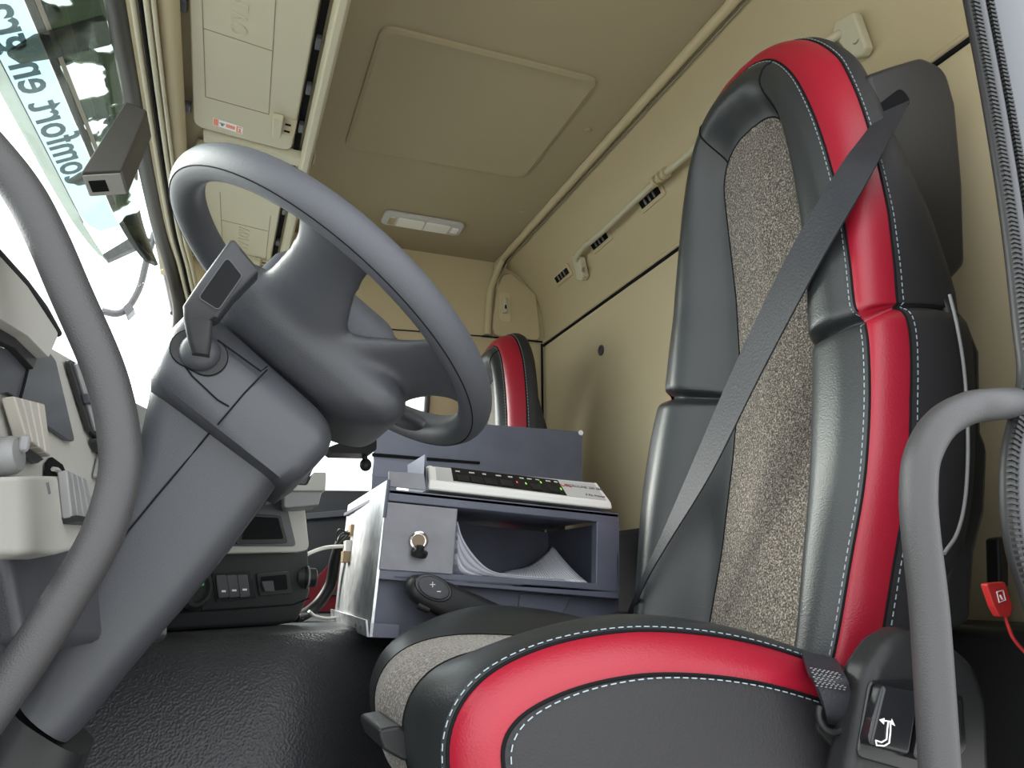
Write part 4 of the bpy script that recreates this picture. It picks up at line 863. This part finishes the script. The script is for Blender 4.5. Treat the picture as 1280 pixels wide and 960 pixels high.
# ================================================================== OUTSIDE: SUN VISOR, MIRROR ARM, TREES
def mottled():  # smoked acrylic with outdoor view and reflections painted as patches in its tint
    m = clear_glass('scenery_patched_acrylic', (.2, .23, .2), .06); nt = m.node_tree; L = nt.links
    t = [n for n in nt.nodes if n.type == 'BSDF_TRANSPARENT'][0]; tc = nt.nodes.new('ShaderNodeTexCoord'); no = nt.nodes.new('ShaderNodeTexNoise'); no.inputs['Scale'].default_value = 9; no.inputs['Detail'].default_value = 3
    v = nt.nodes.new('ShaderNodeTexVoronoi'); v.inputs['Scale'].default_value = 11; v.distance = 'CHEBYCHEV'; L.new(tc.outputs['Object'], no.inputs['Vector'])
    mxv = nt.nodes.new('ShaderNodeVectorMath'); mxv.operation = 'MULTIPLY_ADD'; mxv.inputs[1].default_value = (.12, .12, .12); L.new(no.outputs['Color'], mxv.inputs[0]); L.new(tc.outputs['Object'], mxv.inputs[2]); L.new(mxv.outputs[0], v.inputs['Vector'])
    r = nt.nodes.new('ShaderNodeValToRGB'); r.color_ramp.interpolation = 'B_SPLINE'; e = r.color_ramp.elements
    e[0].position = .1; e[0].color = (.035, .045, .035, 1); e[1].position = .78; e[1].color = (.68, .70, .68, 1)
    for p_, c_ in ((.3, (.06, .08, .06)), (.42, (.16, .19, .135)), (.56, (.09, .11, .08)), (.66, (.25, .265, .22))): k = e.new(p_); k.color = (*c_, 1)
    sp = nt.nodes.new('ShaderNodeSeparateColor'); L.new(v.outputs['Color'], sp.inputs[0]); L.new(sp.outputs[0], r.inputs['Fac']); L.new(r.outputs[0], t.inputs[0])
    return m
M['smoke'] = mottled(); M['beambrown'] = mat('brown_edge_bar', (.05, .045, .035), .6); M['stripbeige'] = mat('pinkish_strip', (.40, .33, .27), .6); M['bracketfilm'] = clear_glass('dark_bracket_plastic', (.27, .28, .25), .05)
vz = empty('sun_visor', (-.5, 1.4, 1.45), 'smoked exterior sun visor with pale blue lettered band above the windscreen', 'sun visor')
# visor sheet slopes forward and down from the roof edge and wraps back towards the passenger side
VO = V((-.27, 1.25, 1.53)); vy = V((.068, .998, 0)).normalized(); vd = V((-.87, 0, -.5)).normalized(); vno = vd.cross(vy).normalized()
vno = vno if vno.z < 0 else -vno
def vp(s, a, h=0):
    e = sstep(.75, 1.15, a); return VO+vd*s+vy*a+V((.03*e, 0, -.02*e))+vno*h
def vsheet(name, s0, s1, a0, a1, m, h=0, k=48, end=0, el=.25):
    rings = []
    for i in range(k+1):
        a = lerp(a0, a1, i/k); s0_ = s0 if s0 > 0 else lerp(-.03, .07, sstep(.1, 1.1, a)); f = max(0, (a-(a1-el))/el); e1 = lerp(s1, s0_, end*(1-math.sqrt(max(0, 1-f*f)))); rings.append([vp(lerp(s0_, e1, j/4), a, h) for j in range(5)])
    return loft(name, rings, m, vz, closed=False, caps=False, solid=.003)
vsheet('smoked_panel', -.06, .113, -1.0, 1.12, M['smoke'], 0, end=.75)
vsheet('lettered_band', .114, .186, -1.0, .86, M['banner'], 0, end=.35, el=.15)
vsheet('lip', .188, .212, -1.0, 1.0, M['lipfilm'], .001, end=1.0, el=.5)
textm('lettering', 'comfort en gra', .096, vp(.150, .31, .004), -vy, -vd, M['letter'], vz, depth=.0008, space=1.02)
tube('band_edge', [vp(.187, -1+i*.1, 0) for i in range(19)], .0012, M['ink'], vz, n=5)
slab('edge_beam', [vp(.112, -1, .002), vp(.112, .75, .002), vp(.100, .75, .002), vp(.100, -1, .002)], vno*.003, M['beambrown'], vz)
slab('light_strip', [vp(.098, -1, .003), vp(.098, .60, .003), vp(.090, .60, .003), vp(.090, -1, .003)], vno*.002, M['stripbeige'], vz)
for a in (-.42, .13, .58):
    slab('visor_bracket', rpoly([vp(.0, a-.045, .004), vp(.0, a+.03, .004), vp(.10, a+.035, .004), vp(.160, a+.030, .004), vp(.175, a-.0, .004), vp(.12, a-.03, .004)], .01), vno*.006, M['bracketfilm'], vz, bevel=.001)
ma = empty('mirror_arm', (-.25, 2.5, 1.5), 'grey front mirror arm hanging outside the windscreen corner', 'mirror arm')
tube('arm', smooth([V((-.17, 2.40, 1.34)), U(196, 296, Y=2.55), U(188, 308, Y=2.55), U(182, 330, Y=2.55), U(174, 360, Y=2.55), U(160, 384, Y=2.55), U(146, 392, Y=2.55), U(128, 389, Y=2.55)], 6), .011, M['jamb'], ma)
slab('arm_joint', rpoly(UU([(154, 383), (162, 377), (168, 386), (158, 396)], Y=2.53), .004), (0, .05, 0), M['jamb'], ma, bevel=.003)
slab('arm_plate', rpoly(UU([(128, 318), (164, 296), (176, 292), (190, 300), (134, 325)], Y=2.54), .004), (0, .03, 0), M['dark'], ma, bevel=.003)
bl_ = slab('rear_stowage_box', rpoly([V((.80, y, z)) for y, z in ((1.20, .0), (1.75, .0), (1.75, .665), (1.20, .665))], .03), (.22, 0, 0), M['matt'], bevel=.012)
tag(bl_, 'tall black stowage box between the driver seat and the rear wall', 'box')
